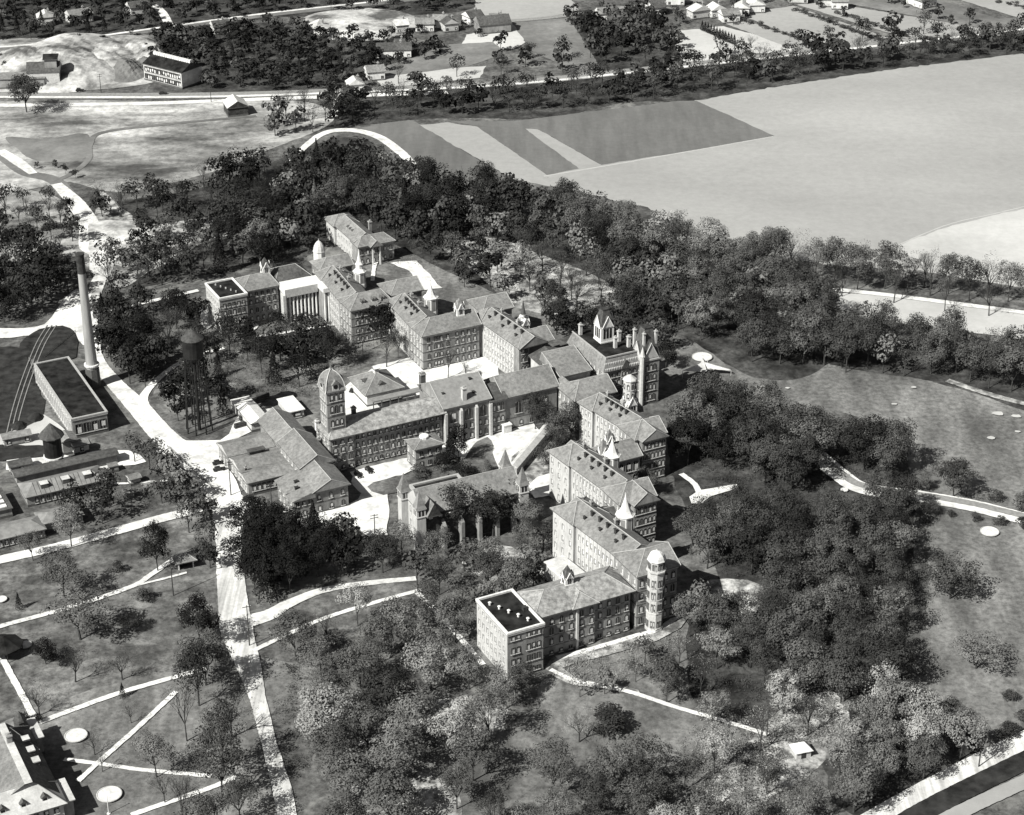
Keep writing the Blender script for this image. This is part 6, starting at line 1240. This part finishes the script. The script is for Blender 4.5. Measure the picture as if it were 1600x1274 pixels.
def thing_tree(t, i):
    F_ = fam[t['kind']]; cat, nm = NICE[F_]
    if t['label']: lab, grp = t['label'], None
    else:
        sh = {'broad': 'round tree', 'open': 'thin tree', 'bare': 'bare tree', 'conifer': 'evergreen', 'pine': 'pine', 'shrub': 'shrub'}[t['kind']]
        lab = f"{WORD[t['tone']]} {sh} {t['ph']}, {spot(t)}"; grp = lab
    e = thing(nm, lab, cat, (t['x'], t['y'], 0), rnd.uniform(0, 6.283), grp)
    wmm, cm = P_[t['kind']][i % len(P_[t['kind']])]
    sx = t['r']/.42; e.scale = (sx*rnd.uniform(.92, 1.08), sx*rnd.uniform(.92, 1.08), t['h'])
    tr = put(wmm, 'trunk', e)
    if cm:
        c = put(cm, 'crown', e); c.material_slots[0].link = 'OBJECT'; c.material_slots[0].material = M[TONE[t['tone']]]
for i, t in enumerate(solo): thing_tree(t, i)
def joined(name, items, label, cat, group=None):
    V = []; EV = []; EF = []; MI = []; off = 0; wn = 0; order = ['leaf_light', 'leaf_mid', 'leaf_dark', 'leaf_deep', 'leaf_black', 'bark']
    for i, t in enumerate(items):
        k = t['kind']; k = {'pine': 'conifer', 'shrub': 'broad'}.get(k, k)
        if (t['y'] > 860 and k in ('broad', 'conifer')) or t['h'] < 4: k = 'tiny'
        v, ev, ef = LOW[k][i % 6]
        a = rnd.uniform(0, 6.28); c, s = math.cos(a), math.sin(a); sx = t['r']/.42
        R = np.array([[c*sx, s*sx, 0], [-s*sx, c*sx, 0], [0, 0, t['h']]])
        T = np.array([t['x'], t['y'], 0]); V.append(v@R+T); MI.append(np.full(len(v)//4, order.index(TONE[t['tone']])))
        EV.append(ev@R+T); EF.append(ef+off); off += len(ev); wn += len(ef)
    me = arr_mesh(name, np.vstack(V), 4, order, np.concatenate(MI+[np.full(wn, 5)]), (np.vstack(EV), np.vstack(EF)))
    o = put(me, name); tag(o, label, cat, None, 'stuff'); print(name, len(items), len(me.polygons)); return o
far = [t for f, t in rest if f in ('tree',)]
if far: joined('woodland', far, 'dense mixed woodland of the far belts, the top left and the big wood behind', 'woodland')
o2 = [t for f, t in rest if f in ('bare_tree', 'conifer', 'shrub')]
if o2: joined('woodland_thicket', o2, 'smaller bare trees and evergreens scattered through the far woods', 'woodland')
hd = [t for f, t in rest if f == 'hedge']
if hd: joined('hedge', hd, 'dark hedges dividing the fields at the upper right', 'hedge')
# undergrowth: low brush over the woodland floors
def brush(name, polys, n, label, tone='leaf_dark', hs=(.3, 1.3)):
    rng = np.random.default_rng(77); C = []
    for poly, m in polys:
        P = [G(*p) for p in poly]; x0 = min(p[0] for p in P); x1 = max(p[0] for p in P); y0 = min(p[1] for p in P); y1 = max(p[1] for p in P); k = 0; tr = 0
        while k < m and tr < m*8:
            tr += 1; x, y = rnd.uniform(x0, x1), rnd.uniform(y0, y1)
            if inpoly(x, y, P) and ok(x, y):
                k += 1; h = rnd.uniform(*hs)
                for q in range(22): C.append((x+rnd.gauss(0, .9), y+rnd.gauss(0, .9), abs(rnd.gauss(0, .5))*h+.1))
    C = np.array(C); N = np.tile(np.array([[0, 0, 1.0]]), (len(C), 1)); me = arr_mesh(name, leaf_quads(C, N, .2, rng, .8), 4, [tone]); o = put(me, name); tag(o, label, 'undergrowth', None, 'stuff'); return o
brush('undergrowth', [([(1060, 640), (1230, 640), (1460, 790), (1440, 1090), (1400, 1270), (1090, 1100), (1080, 950), (1120, 900)], 1500), ([(330, 300), (640, 260), (1000, 345), (1290, 450), (1290, 570), (1050, 520), (690, 420), (480, 400)], 1500), ([(440, 1000), (800, 960), (830, 1110), (640, 1200), (440, 1200)], 500), ([(900, 1230), (1290, 1130), (1290, 1300), (760, 1300)], 500), ([(160, 480), (600, 530), (480, 620), (230, 600)], 700)], 0, 'low dark brush and fallen twigs under the trees')
brush('ground_cover', [([(880, 1030), (1060, 985), (1080, 1010), (960, 1070), (870, 1060)], 160), ([(720, 860), (900, 890), (880, 915), (730, 900)], 120), ([(1100, 900), (1190, 915), (1170, 970), (1090, 960)], 160), ([(1080, 1120), (1330, 1090), (1290, 1290), (1100, 1290)], 500)], 0, 'pale weeds and blossom brush in the sunlit clearings', 'leaf_light')

dg = sum(len(o.data.polygons) for o in SC.objects if o.type == 'MESH' and o.get('kind') == 'stuff'); print('stuff quads', dg, 'unique', sum(len(m.polygons) for m in bpy.data.meshes))
